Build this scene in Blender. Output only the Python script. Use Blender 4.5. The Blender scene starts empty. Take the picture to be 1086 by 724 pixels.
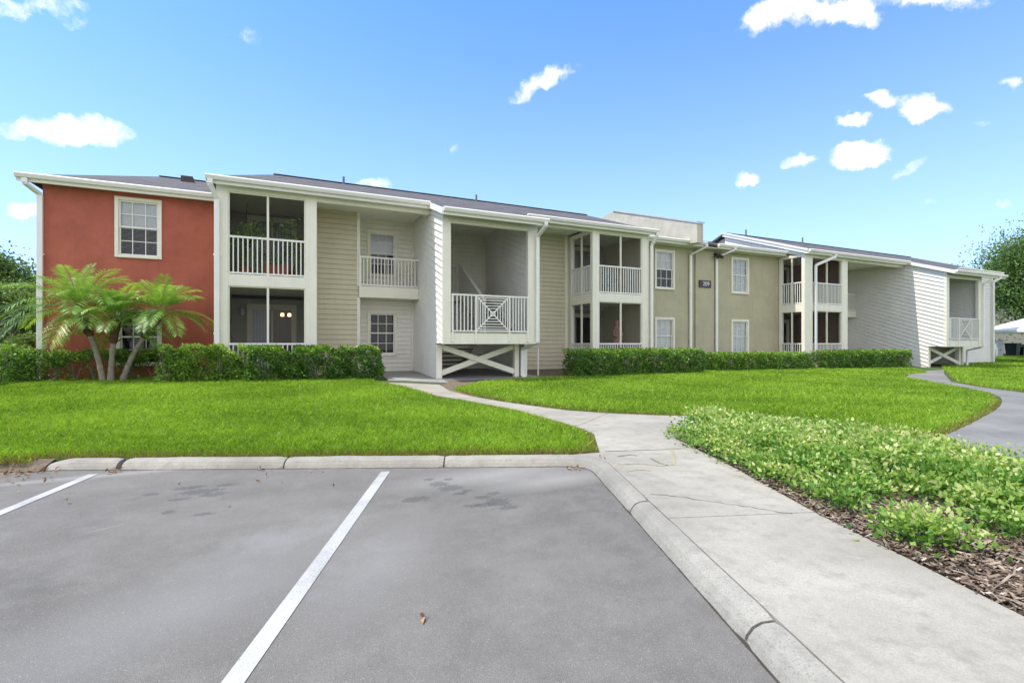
import bpy, bmesh, math, random
import numpy as np
from mathutils import Vector, Matrix
from mathutils.geometry import tessellate_polygon
random.seed(7); RNG = np.random.default_rng(7)
D = bpy.data; SC = bpy.context.scene; COL = SC.collection

# ------------------------------------------------------------------ camera numbers (x = along the facade, y = away, z = up)
FPX, CX, CY, CAMZ = 520.0, 543.0, 364.0, 0.97
TH = math.atan(1126/520); S_, C_ = math.sin(TH), math.cos(TH)
def smooth(x): x = min(1, max(0, x)); return x*x*(3-2*x)
def g(t, p):                                     # height of the lawn / paths
    w = smooth((t-2.5)/2); p0 = 13.8+2.5*w
    u = min(1, max(0, (p0-p)/(p0-6.0)))
    return -0.255*(1-(1-u)**2) - 0.10*smooth((t-12)/18)*min(1, max(0, (17-p)/3))
def ray(x, y):
    r = (x-CX)/FPX; return (S_*r+C_, S_-C_*r, (CY-y)/FPX)
def at(x, y, z=None, off=0.0):                   # where a sight line meets the ground
    d = ray(x, y); h = -0.2 if z is None else z
    for _ in range(40):
        k = (h-CAMZ)/d[2]
        if z is not None: break
        h = 0.5*h+0.5*(g(d[0]*k, d[1]*k)+off)
    return (d[0]*k, d[1]*k)
def depth(t, p): return t*C_+p*S_

# ------------------------------------------------------------------ object helpers
def tag(o, label=None, cat=None, group=None, kind=None):
    if label: o['label'] = label
    if cat: o['category'] = cat
    if group: o['group'] = group
    if kind: o['kind'] = kind
    return o
def empty(name, loc, label, cat, group=None):
    o = D.objects.new(name, None); o.location = loc; COL.objects.link(o); o['_l'] = tuple(loc)
    return tag(o, label, cat, group)
def link(name, me, mat, parent=None, origin=None):
    o = D.objects.new(name, me); COL.objects.link(o)
    for m in (mat if isinstance(mat, (list, tuple)) else [mat]): me.materials.append(m)
    if origin is not None and parent is None:
        me.transform(Matrix.Translation(-Vector(origin))); o.location = origin
    if parent is not None:
        o.parent = parent
        if parent.type == 'EMPTY': o.matrix_parent_inverse = Matrix.Translation(-Vector(parent['_l']))
    return o
class MB:
    def __init__(s): s.v = []; s.f = []; s.mi = []
    def poly(s, pts, mi=0):
        n = len(s.v); s.v += [tuple(p) for p in pts]; s.f.append(tuple(range(n, n+len(pts)))); s.mi.append(mi)
    def box(s, x0, x1, y0, y1, z0, z1, mi=0):
        if x0 > x1: x0, x1 = x1, x0
        if y0 > y1: y0, y1 = y1, y0
        n = len(s.v)
        s.v += [(x0,y0,z0),(x1,y0,z0),(x1,y1,z0),(x0,y1,z0),(x0,y0,z1),(x1,y0,z1),(x1,y1,z1),(x0,y1,z1)]
        for q in ((0,3,2,1),(4,5,6,7),(0,1,5,4),(1,2,6,5),(2,3,7,6),(3,0,4,7)):
            s.f.append(tuple(n+i for i in q)); s.mi.append(mi)
        return s
    def bar(s, a, b, w, h, up=(0,0,1), mi=0):     # rectangular bar from a to b
        a, b = Vector(a), Vector(b); d = (b-a).normalized(); up = Vector(up)
        if abs(d.dot(up)) > .99: up = Vector((0,1,0))
        sd = d.cross(up).normalized()*w/2; u = sd.cross(d).normalized()*h/2
        n = len(s.v)
        for c in (a, b):
            for k in (-sd-u, sd-u, sd+u, -sd+u): s.v.append(tuple(c+k))
        for q in ((0,3,2,1),(4,5,6,7),(0,1,5,4),(1,2,6,5),(2,3,7,6),(3,0,4,7)):
            s.f.append(tuple(n+i for i in q)); s.mi.append(mi)
        return s
    def prism(s, pts, ext, mi=0):
        ext = Vector(ext); n = len(s.v); k = len(pts)
        s.v += [tuple(Vector(p)) for p in pts]+[tuple(Vector(p)+ext) for p in pts]
        s.f.append(tuple(range(n, n+k))); s.f.append(tuple(range(n+2*k-1, n+k-1, -1))); s.mi += [mi, mi]
        for i in range(k):
            j = (i+1) % k; s.f.append((n+j, n+i, n+k+i, n+k+j)); s.mi.append(mi)
        return s
    def tube(s, pts, rad, n=8, mi=0, cap=True):
        rings = []
        for i, p in enumerate(pts):
            p = Vector(p); a = Vector(pts[max(0, i-1)]); b = Vector(pts[min(len(pts)-1, i+1)])
            d = (b-a).normalized(); u = Vector((0.3, 1, 0.1)).cross(d).normalized(); v = d.cross(u)
            r = rad[i] if isinstance(rad, (list, tuple)) else rad
            st = len(s.v)
            for k in range(n):
                an = 2*math.pi*k/n; s.v.append(tuple(p+u*math.cos(an)*r+v*math.sin(an)*r))
            rings.append(st)
        for a, b in zip(rings, rings[1:]):
            for k in range(n):
                s.f.append((a+k, a+(k+1) % n, b+(k+1) % n, b+k)); s.mi.append(mi)
        if cap:
            s.f.append(tuple(rings[0]+k for k in range(n))[::-1]); s.f.append(tuple(rings[-1]+k for k in range(n))); s.mi += [mi, mi]
        return s
    def build(s, name, mat, parent=None, origin=None, smooth_=False, bevel=0, fixn=True):
        me = D.meshes.new(name); me.from_pydata(s.v, [], s.f); me.polygons.foreach_set('material_index', s.mi)
        if fixn:
            bm = bmesh.new(); bm.from_mesh(me); bmesh.ops.recalc_face_normals(bm, faces=bm.faces); bm.to_mesh(me); bm.free()
        if smooth_: me.polygons.foreach_set('use_smooth', [True]*len(me.polygons))
        me.update(); o = link(name, me, mat, parent, origin)
        if bevel:
            b = o.modifiers.new('bevel', 'BEVEL'); b.width = bevel; b.segments = 2; b.limit_method = 'ANGLE'
        return o

# ------------------------------------------------------------------ materials
def nodes(name):
    m = D.materials.new(name); m.use_nodes = True; nt = m.node_tree; nt.nodes.clear()
    out = nt.nodes.new('ShaderNodeOutputMaterial')
    return m, nt, out
def N(nt, kind, **kw):
    n = nt.nodes.new(kind)
    for k, v in kw.items():
        if k.startswith('i_'):
            key = k[2:]
            n.inputs[int(key) if key.isdigit() else key.replace('_', ' ')].default_value = v
        else: setattr(n, k, v)
    return n
def L(nt, a, b): nt.links.new(a, b)
def ramp(nt, fac, stops):
    r = nt.nodes.new('ShaderNodeValToRGB'); e = r.color_ramp.elements
    while len(e) < len(stops): e.new(0.5)
    for i, (p, c) in enumerate(stops): e[i].position = p; e[i].color = (*c, 1) if len(c) == 3 else c
    L(nt, fac, r.inputs[0]); return r.outputs[0]
def noise(nt, vec, scale, detail=4, rough=.55, mapping=None):
    n = N(nt, 'ShaderNodeTexNoise', i_Scale=scale, i_Detail=detail, i_Roughness=rough)
    if mapping:
        mp = N(nt, 'ShaderNodeMapping'); mp.inputs['Scale'].default_value = mapping; L(nt, vec, mp.inputs[0]); vec = mp.outputs[0]
    L(nt, vec, n.inputs['Vector']); return n.outputs['Fac']
def mix(nt, fac, a, b, mode='MIX'):
    m = nt.nodes.new('ShaderNodeMix'); m.data_type = 'RGBA'; m.blend_type = mode
    for sock, v in ((m.inputs[0], fac), (m.inputs[6], a), (m.inputs[7], b)):
        if isinstance(v, bpy.types.NodeSocket): L(nt, v, sock)
        elif isinstance(v, (tuple, list)): sock.default_value = (*v, 1) if len(v) == 3 else v
        else: sock.default_value = v
    return m.outputs[2]
def mth(nt, op, a, b=None, clamp=False):
    m = nt.nodes.new('ShaderNodeMath'); m.operation = op; m.use_clamp = clamp
    for s, v in zip(m.inputs, (a, b)):
        if v is None: continue
        if isinstance(v, bpy.types.NodeSocket): L(nt, v, s)
        else: s.default_value = v
    return m.outputs[0]
def paint(name, col, rough=.6, var=.12, scale=1.2, fine=60, bump=.15, streak=0.0, spec=.3, bdist=.01, metal=0):
    m, nt, out = nodes(name); geo = N(nt, 'ShaderNodeNewGeometry').outputs['Position']
    b = N(nt, 'ShaderNodeBsdfPrincipled', i_Roughness=rough); b.inputs['Specular IOR Level'].default_value = spec; b.inputs['Metallic'].default_value = metal
    n1 = noise(nt, geo, scale, 6, .65)
    c = mix(nt, ramp(nt, n1, [(.3, (0,0,0)), (.72, (1,1,1))]), tuple(x*(1-var) for x in col), tuple(min(1, x*(1+var*.6)) for x in col))
    if streak:
        n2 = noise(nt, geo, 1.0, 5, .7, (9, 9, .8))
        c = mix(nt, ramp(nt, n2, [(.52, (0,0,0)), (.8, (streak,)*3)]), c, tuple(x*.55 for x in col))
    L(nt, c, b.inputs['Base Color'])
    nf = noise(nt, geo, fine, 3, .6)
    bp = N(nt, 'ShaderNodeBump', i_Strength=bump, i_Distance=bdist); L(nt, nf, bp.inputs['Height']); L(nt, bp.outputs[0], b.inputs['Normal'])
    L(nt, b.outputs[0], out.inputs[0]); return m
def leafmat(name, stops, rough=.5, trans=.35, spec=.4):
    m, nt, out = nodes(name)
    a = N(nt, 'ShaderNodeAttribute', attribute_name='tint')
    c = ramp(nt, a.outputs['Fac'], stops)
    b = N(nt, 'ShaderNodeBsdfPrincipled', i_Roughness=rough); b.inputs['Specular IOR Level'].default_value = spec; L(nt, c, b.inputs['Base Color'])
    t = N(nt, 'ShaderNodeBsdfTranslucent'); L(nt, mix(nt, 1.0, c, (1.5, 1.5, .8), 'MULTIPLY'), t.inputs['Color'])
    ms = N(nt, 'ShaderNodeMixShader', i_0=trans); L(nt, b.outputs[0], ms.inputs[1]); L(nt, t.outputs[0], ms.inputs[2]); L(nt, ms.outputs[0], out.inputs[0])
    return m
def screenmat():
    m, nt, out = nodes('insect_screen')
    d = N(nt, 'ShaderNodeBsdfDiffuse'); d.inputs[0].default_value = (.035, .036, .038, 1)
    t = N(nt, 'ShaderNodeBsdfTransparent'); ms = N(nt, 'ShaderNodeMixShader', i_0=.27)
    L(nt, t.outputs[0], ms.inputs[1]); L(nt, d.outputs[0], ms.inputs[2]); L(nt, ms.outputs[0], out.inputs[0]); return m
def glassmat(name='window_glass', tintc=(.92,.95,.95)):
    m, nt, out = nodes(name)
    gl = N(nt, 'ShaderNodeBsdfGlossy', i_Roughness=.03); t = N(nt, 'ShaderNodeBsdfTransparent'); t.inputs[0].default_value = (*tintc, 1)
    fr = N(nt, 'ShaderNodeFresnel', i_IOR=1.6)
    f = mth(nt, 'MULTIPLY', fr.outputs[0], .8, True)
    ms = N(nt, 'ShaderNodeMixShader'); L(nt, f, ms.inputs[0]); L(nt, t.outputs[0], ms.inputs[1]); L(nt, gl.outputs[0], ms.inputs[2]); L(nt, ms.outputs[0], out.inputs[0]); return m
def shingles():
    m, nt, out = nodes('asphalt_shingles'); geo = N(nt, 'ShaderNodeNewGeometry').outputs['Position']
    b = N(nt, 'ShaderNodeBsdfPrincipled', i_Roughness=.9)
    br = N(nt, 'ShaderNodeTexBrick', i_Scale=1.0); br.inputs['Brick Width'].default_value = .33; br.inputs['Row Height'].default_value = .14
    br.inputs['Mortar Size'].default_value = .008; br.inputs['Color1'].default_value = (.115,.105,.10,1); br.inputs['Color2'].default_value = (.055,.051,.05,1); br.inputs['Mortar'].default_value = (.03,.03,.035,1)
    L(nt, geo, br.inputs['Vector'])
    n2 = noise(nt, geo, 2.0, 5, .7)
    c = mix(nt, mth(nt, 'MULTIPLY', n2, .35), br.outputs[0], (.16,.14,.14))
    L(nt, c, b.inputs['Base Color'])
    bp = N(nt, 'ShaderNodeBump', i_Strength=.6, i_Distance=.01); L(nt, br.outputs['Fac'], bp.inputs['Height']); bp.invert = True; L(nt, bp.outputs[0], b.inputs['Normal'])
    L(nt, b.outputs[0], out.inputs[0]); return m
def concrete(name, base=(.50,.485,.44), dark=.3, stain=.5, grit=.22):
    m, nt, out = nodes(name); geo = N(nt, 'ShaderNodeNewGeometry').outputs['Position']
    b = N(nt, 'ShaderNodeBsdfPrincipled', i_Roughness=.88); b.inputs['Specular IOR Level'].default_value = .25
    n1 = noise(nt, geo, .9, 7, .7); n2 = noise(nt, geo, 7, 6, .75); n3 = noise(nt, geo, 160, 2, .6)
    c = mix(nt, ramp(nt, n1, [(.35, (0,0,0)), (.68, (1,1,1))]), tuple(x*(1-dark) for x in base), base)
    c = mix(nt, ramp(nt, n2, [(.50, (0,0,0)), (.80, (stain,)*3)]), c, tuple(x*.45 for x in base))
    vo = N(nt, 'ShaderNodeTexVoronoi', i_Scale=150); L(nt, geo, vo.inputs['Vector'])
    c = mix(nt, ramp(nt, vo.outputs['Color'], [(0, (grit,)*3), (.16, (grit,)*3), (.3, (0,0,0))]), c, tuple(x*.5 for x in base))
    c = mix(nt, ramp(nt, n3, [(.40, (.45,)*3), (.6, (0,0,0))]), c, tuple(x*.55 for x in base))
    L(nt, c, b.inputs['Base Color'])
    bp = N(nt, 'ShaderNodeBump', i_Strength=.35, i_Distance=.004); L(nt, mth(nt, 'ADD', n3, n2), bp.inputs['Height']); L(nt, bp.outputs[0], b.inputs['Normal'])
    L(nt, b.outputs[0], out.inputs[0]); return m
def blob(nt, geo, centre, sx, sy, warp=.25, wscale=6, ang=0):
    """soft mask round a spot on the ground, edge broken by noise"""
    mp = N(nt, 'ShaderNodeMapping', vector_type='TEXTURE'); mp.inputs['Location'].default_value = (centre[0], centre[1], 0)
    mp.inputs['Rotation'].default_value = (0, 0, ang); mp.inputs['Scale'].default_value = (sx, sy, 50); L(nt, geo, mp.inputs[0])
    ln = N(nt, 'ShaderNodeVectorMath', operation='LENGTH'); L(nt, mp.outputs[0], ln.inputs[0])
    nn = noise(nt, geo, wscale, 6, .7)
    v = mth(nt, 'ADD', ln.outputs['Value'], mth(nt, 'MULTIPLY', mth(nt, 'SUBTRACT', nn, .5), warp*8))
    return mth(nt, 'SUBTRACT', 1.0, v, True)
def asphalt(spots, pale, scuffs):
    m, nt, out = nodes('asphalt'); geo = N(nt, 'ShaderNodeNewGeometry').outputs['Position']
    b = N(nt, 'ShaderNodeBsdfPrincipled', i_Roughness=.85); b.inputs['Specular IOR Level'].default_value = .3
    n1 = noise(nt, geo, .45, 6, .65); n2 = noise(nt, geo, 3.0, 6, .75); n3 = noise(nt, geo, 230, 2, .7)
    vo = N(nt, 'ShaderNodeTexVoronoi', i_Scale=210); L(nt, geo, vo.inputs['Vector'])
    c = mix(nt, ramp(nt, n1, [(.32, (0,0,0)), (.7, (1,1,1))]), ASP_D, ASP_L)
    c = mix(nt, ramp(nt, n2, [(.42, (0,0,0)), (.72, (.55,)*3)]), c, (.255,.24,.215))
    for q in pale:
        c = mix(nt, mth(nt, 'MULTIPLY', blob(nt, geo, *q), .75, True), c, (.34,.325,.29))
    sp = ramp(nt, vo.outputs['Color'], [(.0, (0,0,0)), (.78, (0,0,0)), (.94, (.36,)*3)])
    c = mix(nt, sp, c, (.42,.41,.39))
    c = mix(nt, ramp(nt, n3, [(.36, (.75,)*3), (.52, (0,0,0))]), c, (.06,.058,.055))
    for q in spots:
        c = mix(nt, mth(nt, 'MULTIPLY', mth(nt, 'MULTIPLY', blob(nt, geo, *q), 5, True), .5), c, (.065,.063,.062))
    for q in scuffs:
        c = mix(nt, mth(nt, 'MULTIPLY', blob(nt, geo, *q), .3), c, (.30,.295,.28))
    L(nt, c, b.inputs['Base Color'])
    bp = N(nt, 'ShaderNodeBump', i_Strength=.5, i_Distance=.004); L(nt, n3, bp.inputs['Height']); L(nt, bp.outputs[0], b.inputs['Normal'])
    L(nt, b.outputs[0], out.inputs[0]); return m
ASP_D, ASP_L = (.132,.122,.107), (.212,.196,.170)
M = {}
M['trim'] = paint('cream_trim_paint', (.81,.78,.65), .5, .06, 2, 40, .05, .25)
M['trim_cool'] = paint('white_trim_paint', (.82,.805,.74), .45, .05, 2, 40, .05, .15)
M['red'] = paint('red_stucco', (.45,.13,.085), .85, .22, 1.3, 40, .6, .3, .3, .02)
M['olive'] = paint('olive_stucco', (.47,.43,.295), .85, .14, 1.0, 40, .6, .35, .3, .02)
M['tan'] = paint('tan_siding_paint', (.60,.55,.40), .6, .08, 1.5, 30, .08, .25)
M['cream'] = paint('cream_siding_paint', (.80,.78,.68), .6, .07, 1.5, 30, .08, .2)
M['white_siding'] = paint('white_siding_paint', (.78,.77,.72), .6, .07, 1.5, 30, .08, .3)
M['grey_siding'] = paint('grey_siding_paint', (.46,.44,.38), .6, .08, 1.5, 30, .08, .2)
M['soffit'] = paint('soffit_paint', (.80,.78,.70), .7, .06, 2, 30, .05)
M['parapet'] = paint('parapet_stucco', (.56,.52,.42), .9, .2, 1.8, 60, .4, .5)
M['roof'] = shingles()
M['conc'] = concrete('path_concrete', (.44,.405,.335), .36, .85)
M['kerb'] = concrete('kerb_concrete', (.42,.395,.335), .42, .9, .75)
M['pad'] = concrete('breezeway_concrete', (.36,.35,.33), .3, .5)
M['screen'] = screenmat(); M['glass'] = glassmat()
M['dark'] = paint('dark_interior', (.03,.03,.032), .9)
M['room'] = paint('room_wall', (.30,.27,.22), .9)
M['bronze'] = paint('bronze_metal', (.06,.05,.045), .4, .1)
M['blind'] = paint('white_blind', (.86,.86,.84), .5, .03)
M['curtain'] = paint('pale_curtain', (.62,.63,.66), .8, .1)
M['wood'] = paint('stair_wood', (.20,.175,.13), .8, .2)
M['door'] = paint('brown_door_paint', (.20,.09,.05), .5, .1)
M['black'] = paint('black_plastic', (.018,.018,.02), .4, .1)
M['terracotta'] = paint('terracotta', (.42,.15,.08), .8, .15)
M['line'] = paint('road_paint', (.74,.74,.72), .7, .12, 8, 250, .4, 0)
M['silver'] = paint('grey_metal', (.55,.56,.58), .4, .05)
M['silver2'] = paint('weathered_vent', (.16,.16,.17), .6, .1)
M['letter'] = paint('pale_lettering', (.7,.68,.7), .5, .02)
M['blue'] = paint('blue_plastic', (.1,.25,.42), .5, .05)
M['skin'] = paint('glazed_clay', (.42,.24,.19), .6, .2)
M['canvas'] = paint('white_canvas', (.8,.8,.78), .7, .03)
M['bark'] = paint('grey_bark', (.26,.225,.185), .95, .3, 4, 40, .8, 0, .2, .02)
M['palm_bark'] = paint('palm_trunk', (.36,.32,.25), .95, .35, 9, 70, .9, 0, .2, .02)
M['palm_fibre'] = paint('palm_fibre', (.15,.085,.045), .95, .4, 14, 70, .9, 0, .2, .03)
M['beige'] = paint('beige_stucco', (.48,.45,.36), .85, .08)
def bulbmat():
    m, nt, out = nodes('lit_bulb'); e = N(nt, 'ShaderNodeEmission', i_Strength=5); e.inputs[0].default_value = (1,.68,.25,1); L(nt, e.outputs[0], out.inputs[0]); return m
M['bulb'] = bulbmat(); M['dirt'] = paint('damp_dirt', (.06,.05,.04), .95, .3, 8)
def soilmat(name, a, b_, sc=9):
    m, nt, out = nodes(name); geo = N(nt, 'ShaderNodeNewGeometry').outputs['Position']
    b = N(nt, 'ShaderNodeBsdfPrincipled', i_Roughness=.95)
    n1 = noise(nt, geo, sc, 8, .8); n0 = noise(nt, geo, .6, 4, .6)
    c = mix(nt, ramp(nt, n1, [(.35, (0,0,0)), (.65, (1,1,1))]), a, b_); c = mix(nt, mth(nt, 'MULTIPLY', n0, .4), c, tuple(x*.6 for x in a))
    L(nt, c, b.inputs['Base Color']); bp = N(nt, 'ShaderNodeBump', i_Strength=.7, i_Distance=.03); L(nt, n1, bp.inputs['Height']); L(nt, bp.outputs[0], b.inputs['Normal'])
    L(nt, b.outputs[0], out.inputs[0]); return m
M['ground'] = soilmat('turf_soil', (.035,.062,.012), (.07,.12,.022), 12)
M['soil'] = soilmat('bare_soil', (.10,.075,.05), (.24,.19,.13), 14)
M['mulchbed'] = soilmat('mulch_bed', (.05,.03,.02), (.17,.11,.07), 30)
M['grass'] = leafmat('grass_blades', [(0, (.30,.22,.09)), (.10, (.26,.22,.07)), (.16, (.10,.21,.010)), (.55, (.26,.43,.03)), (1, (.43,.62,.07))], .45, .35, .35)
M['hedge'] = leafmat('hedge_leaves', [(0, (.022,.06,.010)), (.5, (.07,.165,.02)), (.85, (.17,.32,.035)), (1, (.34,.47,.08))], .42, .25, .45)
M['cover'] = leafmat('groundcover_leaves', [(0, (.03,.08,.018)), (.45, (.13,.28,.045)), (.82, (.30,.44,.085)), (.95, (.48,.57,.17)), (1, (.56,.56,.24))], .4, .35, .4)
M['palm'] = leafmat('palm_leaflets', [(0, (.08,.16,.035)), (.5, (.20,.36,.06)), (.9, (.38,.55,.11)), (1, (.48,.42,.10))], .4, .3, .5)
M['tree'] = leafmat('tree_leaves', [(0, (.025,.055,.018)), (.5, (.085,.155,.04)), (1, (.22,.34,.08))], .5, .3)
M['chips'] = leafmat('bark_chips', [(0, (.05,.036,.027)), (.4, (.19,.14,.10)), (.8, (.36,.285,.215)), (1, (.52,.46,.39))], .9, 0, .1)
M['litter'] = leafmat('dry_leaves', [(0, (.12,.06,.03)), (.6, (.30,.15,.08)), (1, (.45,.30,.14))], .9, .1, .1)

# ------------------------------------------------------------------ quick clouds of small faces
def facecloud(name, V, nv, tint, mat, parent=None, origin=None):
    """V: (n*nv,3) vertices, each nv of them one face"""
    n = len(V)//nv; me = D.meshes.new(name)
    me.vertices.add(n*nv); me.vertices.foreach_set('co', np.ascontiguousarray(V, dtype=np.float32).ravel())
    me.loops.add(n*nv); me.loops.foreach_set('vertex_index', np.arange(n*nv, dtype=np.int32))
    me.polygons.add(n); me.polygons.foreach_set('loop_start', np.arange(0, n*nv, nv, dtype=np.int32)); me.polygons.foreach_set('loop_total', np.full(n, nv, dtype=np.int32))
    at_ = me.attributes.new('tint', 'FLOAT', 'FACE'); at_.data.foreach_set('value', np.clip(tint, 0, 1).astype(np.float32))
    me.update(calc_edges=True); return link(name, me, mat, parent, origin)
def unit(a): return a/np.maximum(1e-9, np.linalg.norm(a, axis=1, keepdims=True))
def leaves(P, size, up=.3, ratio=.5, fold=.15, aim=None, rng=RNG, jit=.35):
    """diamond leaves at P; returns (n*4,3)"""
    n = len(P); d = rng.normal(size=(n, 3)); d[:, 2] += up
    if aim is not None: d += aim
    d = unit(d); r = rng.normal(size=(n, 3)); s = unit(np.cross(d, r)); nn = np.cross(s, d)
    sz = (size*(1+jit*rng.uniform(-1, 1, n)))[:, None]
    a = P; tip = P+d*sz; m = P+d*sz*.45+nn*sz*fold
    V = np.stack([a, m+s*sz*ratio*.5, tip, m-s*sz*ratio*.5], axis=1)
    return V.reshape(-1, 3)
def inpoly(P, poly):
    x, y = P[:, 0], P[:, 1]; c = np.zeros(len(P), bool); n = len(poly)
    for i in range(n):
        x0, y0 = poly[i]; x1, y1 = poly[(i+1) % n]
        if y0 == y1: continue
        h = ((y0 > y) != (y1 > y)) & (x < (x1-x0)*(y-y0)/(y1-y0)+x0); c ^= h
    return c
def edgedist(P, poly, closed=True):
    d = np.full(len(P), 1e9); n = len(poly)
    for i in range(n if closed else n-1):
        a = np.array(poly[i]); b = np.array(poly[(i+1) % n]); ab = b-a; k = np.clip(((P-a)@ab)/max(1e-9, ab@ab), 0, 1)
        d = np.minimum(d, np.linalg.norm(P-(a+k[:, None]*ab), axis=1))
    return d
def gnp(P): return np.array([g(a, b) for a, b in P])
def clip(poly, nx, ny, c):                       # keep the side nx*x+ny*y >= c
    out = []; n = len(poly)
    for i in range(n):
        a, b = poly[i], poly[(i+1) % n]; da = nx*a[0]+ny*a[1]-c; db = nx*b[0]+ny*b[1]-c
        if da >= 0: out.append(a)
        if (da >= 0) != (db >= 0):
            k = da/(da-db); out.append((a[0]+(b[0]-a[0])*k, a[1]+(b[1]-a[1])*k))
    return out
def draped(name, poly, off, mat, step=1.0, skirt=.15, zf=None, lim=(-24, 48, -12, 30)):
    zf = zf or (lambda t, p: g(t, p)+off)
    bm = bmesh.new(); vs = [bm.verts.new((a, b, 0)) for a, b in poly]
    for tri in tessellate_polygon([[Vector((a, b, 0)) for a, b in poly]]):
        try: bm.faces.new([vs[i] for i in tri])
        except ValueError: pass
    xs = [a for a, b in poly]; ys = [b for a, b in poly]
    for ax, lo, hi, l0, l1 in ((0, min(xs), max(xs), lim[0], lim[1]), (1, min(ys), max(ys), lim[2], lim[3])):
        q = math.ceil(max(lo, l0)/step)*step
        while q < min(hi, l1):
            co = (q, 0, 0) if ax == 0 else (0, q, 0); no = (1, 0, 0) if ax == 0 else (0, 1, 0)
            bmesh.ops.bisect_plane(bm, geom=bm.verts[:]+bm.edges[:]+bm.faces[:], plane_co=co, plane_no=no, dist=1e-4); q += step
    for v in bm.verts: v.co.z = zf(v.co.x, v.co.y)
    bmesh.ops.recalc_face_normals(bm, faces=bm.faces)
    for f in bm.faces:
        if f.normal.z < 0: f.normal_flip()
    if skirt:
        be = [e for e in bm.edges if e.is_boundary]
        r = bmesh.ops.extrude_edge_only(bm, edges=be)
        for v in r['geom']:
            if isinstance(v, bmesh.types.BMVert): v.co.z -= skirt
    me = D.meshes.new(name); bm.to_mesh(me); bm.free()
    return link(name, me, mat)

# ================================================================== GROUND
ZA = -0.33
def P2(v): return np.array(v, float)
A0, A1 = P2(at(28, 499, ZA)), P2(at(622, 494.5, ZA)); B0, B1 = P2(at(640, 512, ZA)), P2(at(781.7, 672.3, ZA))
dA = (A1-A0)/np.linalg.norm(A1-A0); dB = (B1-B0)/np.linalg.norm(B1-B0)
k = np.linalg.solve(np.array([dA, -dB]).T, B0-A0); X = A0+dA*k[0]      # where the two kerb lines meet
Bend = B1+dB*14; W_ = .15
def arc(a, x, b, n=6): return [tuple((1-s)**2*a+2*s*(1-s)*x+s*s*b) for s in [i/n for i in range(n+1)]]
corner = arc(X-dA*.28, X, X+dB*.28)
def left(path, w):
    out = []
    for i, p in enumerate(path):
        a = P2(path[max(0, i-1)]); b = P2(path[min(len(path)-1, i+1)]); d = (b-a)/np.linalg.norm(b-a); out.append(tuple(P2(p)+np.array([-d[1], d[0]])*w))
    return out
foot = [tuple(A0-dA*0)]+corner+[tuple(Bend)]
back = left(foot, W_)
farA = tuple(P2(back[0])-dA*60)
# ground sheet (concave round the car park) out to the horizon
gp = [farA, back[0]]+back[1:-1]+[back[-1], (back[-1][0]+4, -60), (700, -60), (700, 900), (-700, 900), (-700, farA[1])]
tag(draped('ground', gp, 0, M['ground'], 1.0, .4), kind='structure')
stA = at(205, 521, ZA); stB = at(500, 520, ZA); stC = at(330, 522, ZA)
spots = []
for (x, y, sx, sy) in ((200,517,.16,.07),(213,521,.20,.09),(226,524,.12,.07),(190,529,.09,.05),(178,543,.05,.05),(216,545,.08,.04),(160,524,.08,.05),(240,514,.10,.05),
                       (441,529,.14,.08),(466,513,.10,.09),(478,517,.14,.10),(488,523,.07,.05),(455,508,.06,.05),(512,527,.08,.05),(528,532,.12,.12),(501,536,.09,.05),(514,535,.10,.05),(540,538,.10,.05),(495,520,.06,.05),(476,508,.05,.05),(523,523,.07,.05),(452,655,.02,.02)):
    spots.append((at(x, y, ZA), sx*.95, sy*.95, .30, 24))
pale = [(at(520, 504, ZA), 1.2, .35, .14, 3), (at(590, 508, ZA), .9, .3, .14, 3), (at(100, 505, ZA), 1.6, .12, .1, 4)]
scuffs = [(at(112, 560, ZA), .22, .03, .25, 14, .5), (at(400, 600, ZA), .9, .35, .3, 3, 1.0), (at(200, 640, ZA), 1.2, .5, .3, 3, .6), (at(300, 570, ZA), .8, .3, .3, 4, .6)]
M['asphalt'] = asphalt(spots, pale, scuffs)
lot = [(farA[0], farA[1]+.1-.0), tuple(P2(back[0])-P2((0, .05)))] + [tuple(P2(q)*1.0) for q in left(foot, .1)[1:]] + [(Bend[0], -50), (-80, -50)]
me = MB(); me.poly([(a, b, ZA) for a, b in lot]); o = me.build('parking_lot', M['asphalt'], fixn=False)
if o.data.polygons[0].normal.z < 0: o.data.flip_normals()
tag(o, kind='structure')
def stripe(p0, p1, w=.089):
    a, b = P2(at(*p0, ZA)), P2(at(*p1, ZA)); d = (b-a)/np.linalg.norm(b-a); n = np.array([-d[1], d[0]])*w/2; b = b+d*2.5
    m = MB(); nseg = 60; rng = random.Random(3)
    for i in range(nseg):
        u, v = i/nseg, (i+1)/nseg; c0, c1 = a+(b-a)*u, a+(b-a)*v
        m.poly([(*(c0-n), ZA+.004), (*(c1-n), ZA+.004), (*(c1+n), ZA+.004), (*(c0+n), ZA+.004)])
    o = m.build('parking_line', M['line_worn'], fixn=False)
    if o.data.polygons[0].normal.z < 0: o.data.flip_normals()
    return tag(o, kind='structure')
def wornline():
    m, nt, out = nodes('worn_road_paint'); geo = N(nt, 'ShaderNodeNewGeometry').outputs['Position']
    b = N(nt, 'ShaderNodeBsdfPrincipled', i_Roughness=.75)
    n1 = noise(nt, geo, 120, 5, .8); n2 = noise(nt, geo, 2.2, 3, .6)
    v = mth(nt, 'ADD', n1, mth(nt, 'MULTIPLY', n2, .35))
    c = mix(nt, ramp(nt, v, [(.66, (0,0,0)), (.80, (1,1,1))]), (.45,.445,.425), (.21,.20,.18)); L(nt, c, b.inputs['Base Color'])
    L(nt, b.outputs[0], out.inputs[0]); return m
M['line_worn'] = wornline()
stripe((409, 500), (247, 724)); stripe((99, 503), (-60, 569)); 
a3 = P2(at(99, 503, ZA)); b3 = a3-dA*2.75
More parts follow.
